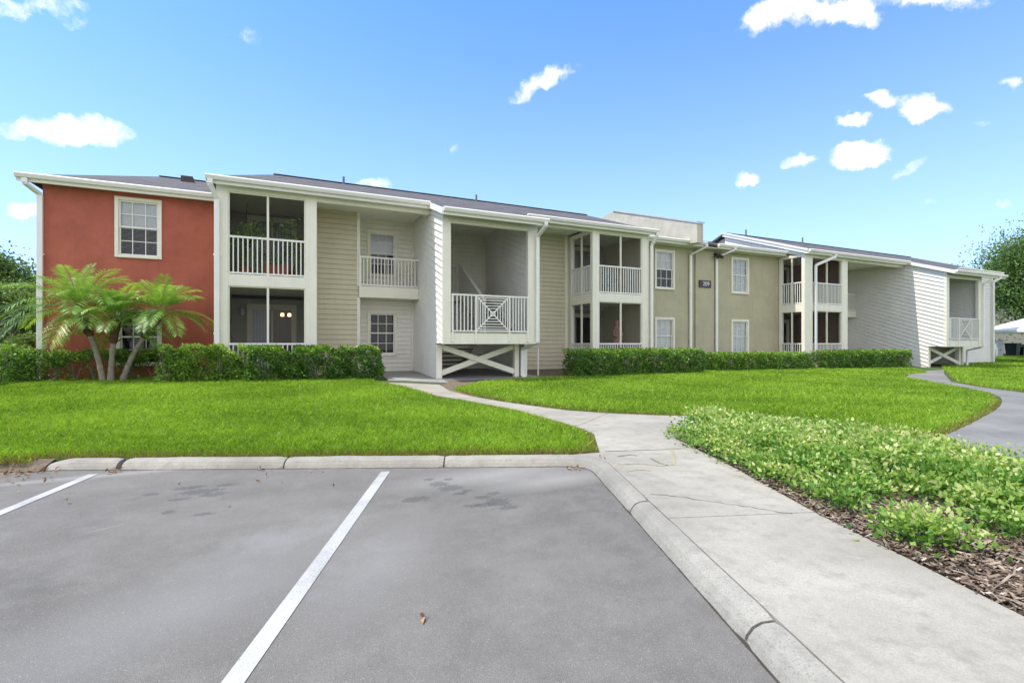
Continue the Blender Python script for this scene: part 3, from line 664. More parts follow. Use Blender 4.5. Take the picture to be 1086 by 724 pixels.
# screened porches
def porch(t0, t1, pf, pb, cl, cr, open_left=False, deco=1):
    a, b = t0+cl, t1-cr; ml = (a+b)/2; f = MB(); th = .16
    f.box(t0, a, pf, pf+th, GB, 5.0); f.box(b, t1, pf, pf+th, GB, 5.0)
    f.box(a, b, pf+.005, pf+th-.005, 2.46, 2.76); f.box(a, b, pf+.005, pf+th-.005, 4.89, 5.02); f.box(a, b, pf+.005, pf+th-.005, GB, .06)
    for z0, z1 in ((.06, 2.46), (2.76, 4.89)):
        f.box(ml-.028, ml+.028, pf+.02, pf+.08, z0, z1)
        for x in (a, b-.03): f.box(x, x+.03, pf+.03, pf+.09, z0, z1)
        f.box(a+.03, b-.03, pf+.03, pf+.09, z1-.03, z1)
    f.box(t0+.1, t0+.118, pf-.012, pf, GB, 4.98) if False else None
    if open_left:
        f.box(t0+.005, t0+th, pb-.16, pb-.02, GB, 5.0); mp = (pf+th+pb-.16)/2
        f.box(t0+.01, t0+th-.01, pf+th, pb-.16, 2.40, 2.76); f.box(t0+.01, t0+th-.01, pf+th, pb-.16, 4.89, 5.02); f.box(t0+.01, t0+th-.01, pf+th, pb-.16, GB, .06)
        for z0, z1 in ((.06, 2.40), (2.76, 4.89)): f.box(t0+.03, t0+.09, mp-.03, mp+.03, z0, z1)
    fr = f.build('porch_frame', M['trim'], HB, bevel=.005)
    for z0, z1, zt in ((.06, .98, 2.46), (2.76, 3.76, 4.89)):
        balustrade('railing', [(a, pf+.05), (ml-.028, pf+.05)], z0+.02, z1, fr); balustrade('railing', [(ml+.028, pf+.05), (b, pf+.05)], z0+.02, z1, fr)
        s = MB(); s.poly([(a, pf+.11, z0), (b, pf+.11, z0), (b, pf+.11, zt), (a, pf+.11, zt)]); s.build('insect_screen', M['screen'], fr, fixn=False)
        if open_left:
            balustrade('railing', [(t0+.05, pf+th), (t0+.05, pb-.16)], z0+.02, z1, fr)
            s = MB(); s.poly([(t0+.11, pf+th, z0), (t0+.11, pb-.16, z0), (t0+.11, pb-.16, zt), (t0+.11, pf+th, zt)]); s.build('insect_screen', M['screen'], fr, fixn=False)
    # inside
    pi = 17.2; w = MB()
    each('side_wall', [(t0+.004, t0+.12, (pb-.01 if open_left else pf+th), pi, GB, 5.1), (t1-.12, t1-.004, pf+th, pi, GB, 5.1)], 'tan' if deco != 4 else 'door2')
    each('porch_floor', [(t0+.12, t1-.12, pf+th, pi, 2.46, 2.76), (t0+.12, t1-.12, pf+th, pi, -.2, .02)], 'soffit'); each('porch_ceiling', [(t0+.12, t1-.12, pf+th, pi, 5.02, 5.08)], 'soffit')
    for z in (.02, 2.76):
        hole = (t0+.62, t1-.55, z+.03, z+2.08)
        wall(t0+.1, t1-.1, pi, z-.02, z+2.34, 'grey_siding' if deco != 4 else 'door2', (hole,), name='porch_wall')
        d = MB(); x0, x1, z0, z1 = hole
        for x in (x0, (x0+x1)/2-.03, x1-.06): d.box(x, x+.06, pi-.03, pi+.04, z0, z1)
        d.box(x0+.06, x1-.06, pi-.03, pi+.035, z1-.06, z1); d.box(x0+.06, x1-.06, pi-.03, pi+.035, z0, z0+.06)
        for x in (x0-.09, x1): d.box(x, x+.09, pi-.05, pi-.024, z0, z1+.09)
        d.box(x0, x1, pi-.05, pi-.024, z1, z1+.09)
        sd = d.build('sliding_door', M['trim'], HB)
        gl = MB(); gl.poly([(x0, pi+.02, z0), (x1, pi+.02, z0), (x1, pi+.02, z1), (x0, pi+.02, z1)]); gl.build('pane', M['glass'], sd, fixn=False)
        cu = MB(); n = 14; cw = (x1-x0)
        full = (z > 1) != (deco == 1 and z < 1)
        rng_ = range(n) if z > 1 and deco != 4 else range(0, 5)
        for i in rng_: cu.bar((x0+cw*(i+.5)/n, pi+.12, (z0+z1)/2-.0), (x0+cw*(i+.5)/n+.001, pi+.12, (z0+z1)/2), .01, .01) if False else cu.box(x0+cw*i/n+.006, x0+cw*(i+1)/n-.006, pi+.10+.02*(i % 2), pi+.108+.02*(i % 2), z0+.03, z1-.03)
        cu.build('vertical_blind', M['curtain'], sd)
        r = MB(); r.box(x0-.1, x1+.1, pi+2.4, pi+2.42, z0-.05, z1+.2); r.box(x0-.12, x0-.1, pi+.05, pi+2.42, z0-.05, z1+.2); r.box(x1+.1, x1+.12, pi+.05, pi+2.42, z0-.05, z1+.2); r.box(x0-.1, x1+.1, pi+.05, pi+2.42, z1+.2, z1+.22); r.box(x0-.1, x1+.1, pi+.05, pi+2.42, z0-.07, z0-.05)
        r.build('room', M['room'], sd)
    return fr
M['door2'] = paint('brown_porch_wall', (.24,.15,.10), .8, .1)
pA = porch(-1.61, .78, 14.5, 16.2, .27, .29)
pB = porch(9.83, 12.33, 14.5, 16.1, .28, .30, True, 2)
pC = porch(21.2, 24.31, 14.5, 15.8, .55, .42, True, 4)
# beams under the eave between porches and towers, ceilings, soffits
each('beam', [(.78, 3.98, 14.52, 14.68, 4.87, 5.0), (6.98, 9.83, 14.52, 14.68, 4.90, 5.0), (24.31, 28.98, 14.52, 14.68, 4.87, 5.0)], 'trim')
each('porch_ceiling', [(.78, 3.98, 14.68, 16.8, 5.08, 5.11), (6.98, 9.83, 14.68, 16.1, 5.08, 5.11), (24.31, 28.98, 14.68, 17.3, 5.08, 5.11)], 'soffit')
each('soffit', [(-1.61, 12.33, 14.29, 14.5, 5.0, 5.03), (21.2, 28.98, 14.29, 14.5, 5.0, 5.03), (32.5, 38.4, 14.29, 14.5, 5.0, 5.03), (-5.9, -1.62, 15.98, 16.3, 5.02, 5.05), (12.34, 21.18, 15.32, 15.8, 5.02, 5.045)], 'soffit')

# stair towers
def tower(t0, wd, pu, pl, dz, beam_z=4.45):
    t1 = t0+wd; pk = 17.3; er = pu-.42
    tz = lambda p: 5.06+.359*(p-14.27)
    zl = .97+dz; fl = 1.27+dz
    for (t, nn, th) in ((t0, -1, .1), (t1-.1, -1, .1), (t0+.1, 1, 0), (t1, 1, 0)):
        m = MB(); ti = t
        up = [(pu, zl), (17.3 if t == t0 else pk, zl), (17.3, tz(17.3)), (pu, tz(pu))]; lw = [(pl, GB), (17.3, GB), (17.3, zl), (pl, zl)]
        for q in (up, lw): lap(m, (t, 0, 0), (0, 1, 0), (nn, 0, 0), q, .185, .03, .35)
        m.build('tower_wall', M['white_siding'], HB, fixn=False)
    f = MB()
    for a, bb in ((t0-.02, t0+.22), (t1-.30, t1+.02)): f.box(a, bb, pu-.03, pu+.1, zl-.02, tz(pu)-.05)
    f.box(t0+.22, t1-.30, pu-.02, pu+.1, beam_z, tz(pu)-.02)
    f.box(t0+.22, t1-.30, pu-.02, pu+.06, zl-.02, fl+.0)
    f.box(t0-.03, t0+.0, pu+.1, pl+.02, zl-.03, zl+.0) if False else None
    fr = f.build('tower_frame', M['trim'], HB, bevel=.005)
    each('post', [(t0-.01, t0+.17, pl-.03, pl+.14, GB, zl-.022), (t1-.42, t1-.27, pl-.03, pl+.14, GB, zl-.022), (t1-.1, t1+.01, pl-.03, pl+.14, GB, zl-.022)], 'trim', bevel=.006)
    g0 = g(t0, pl)
    x = MB(); x.bar((t0+.17, pl+.03, zl-.10), (t1-.42, pl+.03, g0+.18), .05, .16, up=(0, 0, 1)).build('cross_brace', M['trim'], HB, bevel=.004); x = MB(); x.bar((t0+.17, pl+.09, g0+.18), (t1-.42, pl+.09, zl-.10), .05, .16)
    x.build('cross_brace', M['trim'], HB, bevel=.004)
    L_ = MB(); L_.box(t0+.1, t1-.1, pu+.06, pl+.6, zl-.0+.06, fl); L_.build('landing', M['wood'], HB)
    # front railing with the star panel
    ra, rb = t0+.24, t1-.30; z0, z1 = fl+.03, fl+1.1; w = rb-ra; c0, c1 = ra+w*.29, ra+w*.73; y = pu-.035
    r = MB(); r.box(ra, rb, y-.03, y+.03, z1-.045, z1); r.box(ra, rb, y-.02, y+.02, z0, z0+.04)
    for xx in (ra, c0, c1, rb-.045): r.box(xx, xx+.045, y-.028, y+.026, zl+.05, z1-.045)
    for s0, s1 in ((ra+.045, c0), (c1+.045, rb-.045)):
        for i in range(1, 6): xx = s0+(s1-s0)*i/6; r.box(xx-.014, xx+.014, y-.014, y+.014, z0+.04, z1-.045)
    cx, cz = (c0+.045+c1)/2, (z0+.04+z1-.045)/2; hw, hh = (c1-c0-.045)/2, (z1-.045-z0-.04)/2
    for sx in (1, -1): r.bar((cx-hw, y+.002*sx, cz-hh*sx), (cx+hw, y+.002*sx, cz+hh*sx), .025, .03)
    for k_ in (.13, .3, .46, .62, .78, .92):
        for s in (1, -1):
            r.bar((cx-hw*k_, y, cz+s*hh*k_), (cx+hw*k_, y, cz+s*hh*k_), .02, .024)
            r.bar((cx+s*hw*k_, y, cz-hh*k_), (cx+s*hw*k_, y, cz+hh*k_), .024, .02)
    r.build('railing', M['trim_cool'], fr)
    # flights
    tm = t0+wd*.57; s = MB(); top = pl+.6; n = 8; bot = 16.9
    for i in range(n-1):
        p = top+(bot-top)*(i+.5)/(n-1); z = fl-(fl-0.03)*(i+1)/n; s.box(t0+.14, tm-.06, p-.16, p+.16, z-.05, z)
    for i in range(n-1):
        p = top+(bot-top)*(i+.5)/(n-1); z = fl+(2.76-fl)*(i+1)/n; s.box(tm+.06, t1-.14, p-.16, p+.16, z-.05, z)
    s.build('stair_treads', M['wood'], HB)
    st = MB()
    for x0 in (tm-.055,): st.prism([(x0, top, fl-.02), (x0, bot+.1, 0-.25), (x0, bot+.1, .1), (x0, top, fl+.25)], (.04, 0, 0))
    st.build('stringer', M['cream'], HB); st = MB(); st.prism([(tm+.02, top-.1, fl+.0), (tm+.02, bot, 2.76-.1), (tm+.02, bot, 3.80), (tm+.02, top-.1, fl+1.02)], (.05, 0, 0))
    st.build('stair_guard', M['trim_cool'], HB); st = MB(); st.prism([(t1-.15, top-.1, fl-.2), (t1-.15, bot, 2.56), (t1-.15, bot, 2.86), (t1-.15, top-.1, fl+.1)], (.04, 0, 0))
    st.build('stringer', M['cream'], HB)
    hr = MB(); hr.bar((tm+.045, top-.12, fl+1.045), (tm+.045, bot, 3.825), .10, .035); hr.build('handrail', M['trim_cool'], HB)
    fl2 = MB(); fl2.box(t0+.1, t1-.1, 16.9, 17.3, 2.5, 2.76); fl2.build('upper_landing', M['trim'], HB)
    balustrade('railing', [(t0+.12, 16.93), (tm+.03, 16.93)], 2.78, 3.8, HB)
    wall(t0, t1, pk, GB, 5.1, 'cream', name='back_wall'); b2 = MB(); b2.box(t1-.16, t1-.1, pk-.07, pk-.03, GB, 5.1); b2.build('corner_board', M['trim'], HB)
    c = MB(); c.prism([(t0+.1, pu+.1, tz(pu)-.08), (t0+.1, 14.4, tz(14.4)-.08), (t0+.1, 14.9, 5.02), (t0+.1, 17.3, 5.02), (t0+.1, 17.3, 5.06), (t0+.1, 14.8, 5.06), (t0+.1, pu+.1, tz(pu)-.04)], (wd-.2, 0, 0)); c.build('ceiling', M['soffit'], HB)
tower(4.0, 2.95, 13.26, 13.95, 0, 4.36)
tower(29.0, 3.3, 12.72, 13.46, -.15, 4.15)

# roofs
def slab(mb, pts, th=.09):
    a, b_, c = (Vector(p) for p in pts[:3]); n = (b_-a).cross(c-a).normalized()
    if n.z < 0: n = -n
    mb.prism(pts, -n*th)
def roof(t0, t1, pe, ze, pr, pitch, hipl=0, jut=None, edge=()):
    zr = ze+pitch*(pr-pe); m = MB(); pbk = 2*pr-pe
    slab(m, [(t0, pe, ze), (t1, pe, ze), (t1, pr, zr), (t0+hipl, pr, zr)])
    slab(m, [(t0, pbk, ze), (t0+hipl, pr, zr), (t1, pr, zr), (t1, pbk, ze)])
    if hipl: slab(m, [(t0, pe, ze), (t0+hipl, pr, zr), (t0, pbk, ze)])
    else: m.prism([(t0+.3, pe+.5, ze), (t0+.3, pbk-.5, ze), (t0+.3, pr, zr-.1)], (.02, 0, 0), 1)
    m.prism([(t1-.3, pe+.5, ze), (t1-.3, pbk-.5, ze), (t1-.3, pr, zr-.1)], (.02, 0, 0), 1)
    if jut: slab(m, [(jut[0], jut[2], ze+pitch*(jut[2]-pe)), (jut[1], jut[2], ze+pitch*(jut[2]-pe)), (jut[1], pe, ze), (jut[0], pe, ze)])
    r = m.build('roof', [M['roof'], M['white_siding']], HB)
    # ridge cap
    c = MB(); c.bar((t0+hipl, pr, zr+.006), (t1, pr, zr+.006), .2, .02); c.build('ridge_cap', M['roof'], r)
    return r
rA = roof(-5.94, .3, 15.97, 5.12, 20.67, .353, 1.95)
rB = roof(-1.78, 12.5, 14.27, 5.15, 18.95, .359, 1.4, (3.9, 7.08, 12.86))
rC = roof(12.5, 21.2, 15.28, 5.18, 18.95, .29)
rD = roof(21.15, 38.6, 14.27, 5.15, 18.95, .359, 0, (28.9, 33.7, 12.32))
def gutter(t0, t1, p, z, parent, name='gutter'):
    m = MB(); pr = [(0, 0), (-.10, -.005), (-.125, -.03), (-.115, -.06), (-.085, -.12), (0, -.13)]
    m.prism([(t0, p+a, z+b_) for a, b_ in pr], (t1-t0, 0, 0)); m.box(t0, t1, p+.002, p+.03, z-.20, z-.01)
    return m.build(name, M['trim_cool'], parent)
gutter(-5.98, -1.62, 15.95, 5.15, rA); gutter(-1.80, 3.88, 14.25, 5.17, rB); gutter(3.88, 7.12, 12.84, 4.67, rB); gutter(7.12, 12.52, 14.25, 5.17, rB)
gutter(12.54, 16.0, 15.26, 5.21, rC); gutter(16.7, 21.0, 15.26, 5.21, rC); gutter(21.1, 28.88, 14.25, 5.17, rD); gutter(28.85, 33.75, 12.30, 4.48, rD); gutter(33.77, 38.65, 14.25, 5.17, rD)
m = MB(); m.bar((21.1, 14.27, 5.06), (21.1, 18.95, 6.74), .03, .2); m.bar((21.07, 14.27, 5.14), (21.07, 18.95, 6.82), .03, .09); m.build('rake_board', M['trim_cool'], rD)
for (t, s_, rr_) in ((3.88, 12.86, rB), (28.87, 12.32, rD)): m = MB(); m.bar((t, s_, 5.07+.359*(s_-14.27)), (t, 14.22, 5.06), .03, .16); m.build('rake_board', M['trim_cool'], rr_)
m = MB(); lap(m, (21.2, 0, 0), (0, 1, 0), (-1, 0, 0), [(14.5, 4.98), (18.9, 5.6), (18.9, 6.72), (14.5, 5.15)], .185, .03, .35); m.build('gable_wall', M['white_siding'], HB, fixn=False)
m = MB(); m.prism([(15.0, 14.75, 5.02), (15.0, 21.3, 5.5), (15.0, 21.3, 7.55), (15.0, 20.3, 7.62), (15.0, 14.75, 5.80)], (.32, 0, 0)); m = m.build('parapet', M['parapet'], HB)
c = MB(); c.prism([(14.96, 14.70, 5.80), (14.96, 20.3, 7.62), (14.96, 20.3, 7.67), (14.96, 14.70, 5.85)], (.40, 0, 0)); c.build('coping', M['parapet'], m)
def vent(t, p, zb, h=.22):
    m = MB(); m.tube([(t, p, zb-.3), (t, p, zb+h)], .04, 10); m.build('vent_pipe', M['silver2'], HB)
vent(1.9, 18.6, 6.75); vent(7.0, 18.6, 6.75); vent(22.4, 18.6, 6.75, .3); vent(27.0, 18.6, 6.75, .3)
m = MB(); m.box(-3.2, -2.85, 19.6, 19.95, 6.25, 6.62); m.build('roof_vent', M['bronze'], HB, bevel=.02)
# downspouts
def spout(pts, w=.085, d=.07, mat='trim_cool'):
    m = MB()
    for a, b_ in zip(pts, pts[1:]): m.bar(a, b_, w, d, up=(0, 1, 0) if abs(a[2]-b_[2]) > abs(a[1]-b_[1]) else (0, 0, 1))
    for z in (1.2, 3.2):
        lx, ly = pts[-2][0], pts[-2][1]
        m.box(lx-w/2-.02, lx+w/2+.02, ly-.004, ly+d/2+.01, z, z+.04)
    m.build('downspout', M[mat], HB, bevel=.01)
spout([(-5.80, 15.9, 5.02), (-5.80, 15.9, 4.9), (-5.62, 16.2, 4.72), (-5.62, 16.2, .12), (-5.62, 16.02, .02)], .12)
spout([(-1.70, 14.18, 5.05), (-1.70, 14.18, 4.93), (-1.58, 14.42, 4.62), (-1.58, 14.42, .12), (-1.58, 14.25, .02)], .12)
spout([(7.0, 12.76, 4.56), (7.0, 12.76, 4.45), (6.93, 13.16, 4.2), (6.93, 13.16, 1.0), (6.76, 13.86, .78), (6.76, 13.86, -.05), (6.76, 13.72, -.1)], .11)
spout([(12.46, 14.18, 5.05), (12.46, 14.18, 4.93), (12.40, 14.42, 4.62), (12.40, 14.42, 0), (12.4, 14.3, -.05)], .11)
spout([(15.95, 15.16, 5.10), (15.95, 15.16, 5.0), (15.62, 15.72, 4.72), (15.62, 15.72, 0), (15.62, 15.6, -.05)], .12)
spout([(17.6, 15.16, 5.10), (17.6, 15.16, 5.0), (17.12, 15.72, 4.72), (17.12, 15.72, 0), (17.12, 15.6, -.05)], .12)
spout([(22.9, 14.18, 5.05), (22.9, 14.18, 4.95), (21.85, 14.42, 4.52), (21.85, 14.42, 0), (21.85, 14.3, -.1)], .12)
spout([(33.0, 12.22, 4.4), (33.0, 12.22, 4.28), (32.36, 12.64, 4.0), (32.36, 12.64, .8), (32.36, 13.3, .6), (32.36, 13.3, -.3)], .12)
spout([(38.55, 14.18, 5.05), (38.55, 14.18, 4.93), (38.0, 14.38, 4.6), (38.0, 14.38, -.2), (38, 14.3, -.3)], .14)
m = MB(); m.tube([(7.55, 14.3, g(7.5, 14.3)-.1), (7.55, 14.3, .78)], .025, 10); m.tube([(7.55, 14.3, .78), (7.55, 14.3, .82)], .034, 10); m.build('drain_pipe', M['trim_cool'], HB)
m = MB(); m.box(16.95, 17.15, 15.55, 15.76, 4.78, 4.9); m.tube([(16.98, 15.58, 4.8), (16.9, 15.45, 4.68)], [.05, .08], 10); m.tube([(17.12, 15.58, 4.8), (17.2, 15.45, 4.68)], [.05, .08], 10); m.build('floodlight', M['bronze'], HB)
# number plate (its own thing)
e = empty('number_sign', (16.4, 15.7, 3.53), 'small dark brown plate with pale building number on the olive wall', 'sign')
m = MB(); m.box(16.06, 16.74, 15.66, 15.715, 3.38, 3.68); m.build('plate', M['bronze'], e, bevel=.008)
cu = D.curves.new('n', 'FONT'); cu.body = '209'; cu.size = .26; cu.extrude = .008; cu.align_x = 'CENTER'
to = D.objects.new('n', cu); COL.objects.link(to); dg = bpy.context.evaluated_depsgraph_get(); me = D.meshes.new_from_object(to.evaluated_get(dg)); D.objects.remove(to)
me.transform(Matrix.Translation((16.43, 15.652, 3.44)) @ Matrix.Rotation(math.pi/2, 4, 'X')); o = link('number', me, M['letter'], e)
# porch lamps
def lantern(t, p, z):
    m = MB(); m.box(t-.06, t+.06, p, p+.03, z-.1, z+.1); m.tube([(t, p-.08, z-.12), (t, p-.08, z+.08)], [.05, .07], 8); m.tube([(t, p-.08, z+.09), (t, p-.08, z+.14)], [.085, .02], 8); m.build('wall_lamp', M['silver'], HB)
lantern(-1.2, 17.14, 1.95); 
for dx in (0, .22): MB().tube([(.1+dx-.2, 18.6, 1.90), (.1+dx-.2, 18.6, 2.0)], [.055, .05], 10).build('lit_bulb', M['bulb'], HB)

# ================================================================== THINGS ON THE PORCHES
def gauss(n, sc): return np.clip(RNG.normal(0, 1, (n, 3)), -1.7, 1.7)*sc
def potted(name, t, p, z, h, w, label, n=260, size=.09, pot=True, tintb=.25):
    e = empty(name, (t, p, z), label, 'plant')
    if pot:
        m = MB(); m.tube([(t, p, z), (t, p, z+.22)], [.11, .15], 14); m.tube([(t, p, z+.20), (t, p, z+.24)], [.165, .165], 14); m.build('pot', M['terracotta'], e)
    P = gauss(n, [w/2.2, w/2.6, h/3.2])+[t, p, z+.24+h*.5]; P[:, 2] = np.maximum(P[:, 2], z+.2)
    V = leaves(P, size, .2, .4, .1); facecloud('foliage', V, 4, RNG.beta(2, 3, n)+tintb-.2, M['palm'], e)
    m = MB(); m.tube([(t, p, z+.15), (t+.02, p, z+.24+h*.6)], [.012, .006], 6); m.build('stem', M['bark'], e)
potted('potted_plant', .12, 15.2, 2.76, 1.35, .55, 'dark leafy potted plant at the right of the upper left screened porch', 380, .11)
e = empty('hanging_basket', (-.95, 15.3, 3.7), 'hanging basket of trailing yellow-green foliage in the upper left screened porch', 'plant')
m = MB(); m.tube([(-.95, 15.3, 3.62), (-.95, 15.3, 3.80)], [.10, .17], 12)
m.build('basket', M['bronze'], e)
m = MB()
for k_ in range(3): m.bar((-.95+.16*math.cos(k_*2.1), 15.3+.16*math.sin(k_*2.1), 3.8), (-.95, 15.3, 4.85), .008, .008)
m.build('chain', M['bronze'], e)
P = gauss(420, [.22, .18, .17])+[-.9, 15.3, 3.98]; facecloud('foliage', leaves(P, .10, -.3, .35, .1), 4, RNG.beta(2, 1.4, 420), M['palm'], e)
potted('potted_plant', -.98, 15.0, 2.76, .8, .5, 'low dark fern in a pot at the left of the upper left screened porch', 300, .10)
e = empty('planter_box', (-.25, 14.85, 2.76), 'terracotta planter box behind the middle balusters of the upper left porch', 'planter')
m = MB(); m.prism([(-.5, 14.75, 2.77), (.05, 14.75, 2.77), (.10, 14.75, 3.08), (-.55, 14.75, 3.08)], (0, .22, 0)); m.box(-.57, .12, 14.735, 14.985, 3.07, 3.11); m.build('box', M['terracotta'], e)
P = gauss(160, [.2, .06, .10])+[-.22, 14.86, 3.25]; facecloud('foliage', leaves(P, .08, .4, .35, .1), 4, RNG.beta(2, 3, 160), M['palm'], e)
potted('potted_plant', 10.75, 14.95, .02, .55, .75, 'bushy green potted plant in the lower screened porch of the middle section', 420, .09)
# statue on a pedestal
e = empty('garden_statue', (11.45, 15.3, .02), 'reddish clay statue standing in the lower screened porch of the middle section', 'statue')
m = MB(); m.tube([(11.45, 15.3, .02), (11.45, 15.3, .08), (11.45, 15.3, .1), (11.45, 15.3, .7), (11.45, 15.3, .74), (11.45, 15.3, .8)], [.17, .17, .11, .10, .15, .15], 14); m.build('pedestal', M['wood'], e)
m = MB(); m.tube([(11.45, 15.3, .8), (11.45, 15.3, .95), (11.45, 15.3, 1.15), (11.46, 15.3, 1.35), (11.46, 15.3, 1.5), (11.46, 15.3, 1.58), (11.46, 15.3, 1.62), (11.46, 15.3, 1.72), (11.46, 15.3, 1.82), (11.46, 15.3, 1.87)], [.12, .16, .14, .10, .15, .12, .05, .095, .09, .03], 16)
m.tube([(11.33, 15.3, 1.5), (11.25, 15.22, 1.3), (11.38, 15.14, 1.2)], [.05, .045, .035], 8); m.tube([(11.59, 15.3, 1.5), (11.67, 15.22, 1.3), (11.54, 15.14, 1.2)], [.05, .045, .035], 8)
m.build('figure', M['skin'], e, smooth_=True)
# blue chair upstairs
def chair(t, p, z, label):
    e = empty('porch_chair', (t, p, z), label, 'chair')
    m = MB(); m.box(t-.24, t+.24, p-.22, p+.22, z+.41, z+.44); m.build('seat', M['blue'], e, bevel=.01)
    m = MB()
    for i in range(6): m.bar((t-.22+.088*i, p+.22, z+.44), (t-.22+.088*i, p+.32, z+.9), .05, .012, up=(0, 1, 0))
    m.bar((t-.25, p+.325, z+.9), (t+.25, p+.325, z+.9), .03, .05); m.build('backrest', M['blue'], e)
    for sx in (-1, 1):
        for sy in (-1, 1): l = MB(); l.bar((t+sx*.22, p+sy*.19, z), (t+sx*.22, p+sy*.19, z+.41), .04, .04); l.build('leg', M['blue'], e)
        a = MB(); a.box(t+sx*.25-.03, t+sx*.25+.03, p-.22, p+.25, z+.62, z+.65); a.bar((t+sx*.25, p-.19, z+.43), (t+sx*.25, p-.19, z+.62), .04, .04); a.build('armrest', M['blue'], e)
chair(11.3, 15.3, 2.77, 'blue slatted chair in the upper screened porch of the middle section')

# ================================================================== PLANTS
def hedge(t0, t1, p0, p1, z1, label, dens=900, size=.05, tint=0.0, gaps=None, lump=.085, zb=None):
    cx, cy = (t0+t1)/2, (p0+p1)/2; gz = g(cx, cy) if zb is None else zb
    e = empty('hedge', (cx, cy, gz), label, 'hedge', 'clipped hedges along the building')
    h = z1-gz; area = 2*(t1-t0)*h+2*(p1-p0)*h+(t1-t0)*(p1-p0); n = int(area*dens)
    dx, dy = t1-t0, p1-p0; u = RNG.random((n*3, 3)); P = np.column_stack([u[:, 0]*dx, u[:, 1]*dy, u[:, 2]*h])
    # distance to the rounded box surface
    c = np.array([dx/2, dy/2, h/2]); q = np.abs(P-c)-(c-.16); q[:, 2] = np.where(P[:, 2] < h/2, -.1, q[:, 2])
    dist = np.linalg.norm(np.maximum(q, 0), axis=1)+np.minimum(q.max(1), 0)-.16
    wv = lump*(np.sin(P[:, 0]*5.1+t0)+np.sin(P[:, 0]*11.3+P[:, 2]*7)+.7*np.sin(P[:, 1]*9+P[:, 2]*13+P[:, 0]*3))
    keepm = (dist < wv-.01) & (dist > -.17+wv-RNG.random(len(P))*.08); P = P[keepm][:int(n*1.6)]
    if gaps is not None: P = P[gaps(P[:, 0]+t0, P[:, 2]/h)]
    n = len(P); W3 = P+[t0, p0, gz]; aim = unit(P-c*[1, 1, .6])*1.1
    V = leaves(W3, size*1.25, .35, .6, .1, aim); tt = .52+.2*RNG.normal(size=n)+tint+.28*np.clip((P[:, 2]/h-.7)/.3, 0, 1)+.16*np.sin(P[:, 0]*13+P[:, 2]*9)*np.sin(P[:, 2]*17+P[:, 0]*5)  # tops tinted paler, the sun on them put into the leaf colour
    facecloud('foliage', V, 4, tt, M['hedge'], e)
    m = MB(); rg = random.Random(int(t0*10)); k = max(2, int(dx/.35))
    for i in range(k):
        x = t0+dx*(i+.5)/k
        for j in range(5): 
            an = rg.uniform(0, 6.28); m.tube([(x, cy, gz-.02), (x+.1*math.cos(an), cy+.1*math.sin(an), gz+h*.4), (x+.22*math.cos(an), cy+dy*.3*math.sin(an), gz+h*.85)], [.014, .009, .004], 5)
    m.build('stems', M['bark'], e)
    return e
def thin(x, v):
    m = (np.sin(x*4.0)*.5+np.sin(x*9.1+1)*.3); return (v > .62+.18*m) | (RNG.random(len(x)) < .16) | (x < -5.35) 
hedge(-2.75, -.95, 13.75, 14.3, .98-.05, 'sunlit clipped hedge right of the palms, in front of the red wall edge', 1300, .046, .18)  # raised tint carries the sunlight on this stretch
hedge(-.95, 2.42, 13.45, 14.25, .90, 'dark shaded clipped hedge beneath the left screened porch', 1300, .046, -.06)  # lowered tint carries the eave shade in the leaf colour
hedge(-5.7, -2.95, 15.1, 15.9, .80, 'sparse hedge with bare stems behind the palm trunks', 900, .05, .02, thin)
hedge(-9.6, -5.7, 13.1, 16.6, .93, 'tall clipped hedge at the far left edge beside the red wall corner', 900, .05, .10)
hedge(8.35, 13.9, 13.1, 14.1, .78, 'clipped hedge in front of the middle screened porch', 1000, .052, .02)
hedge(14.75, 20.5, 13.55, 14.5, .60, 'clipped hedge under the olive wall right of the number sign', 850, .055, .08)
hedge(20.9, 27.4, 13.3, 14.1, .66, 'far right clipped hedge ending before the far stair tower', 800, .055, .02)

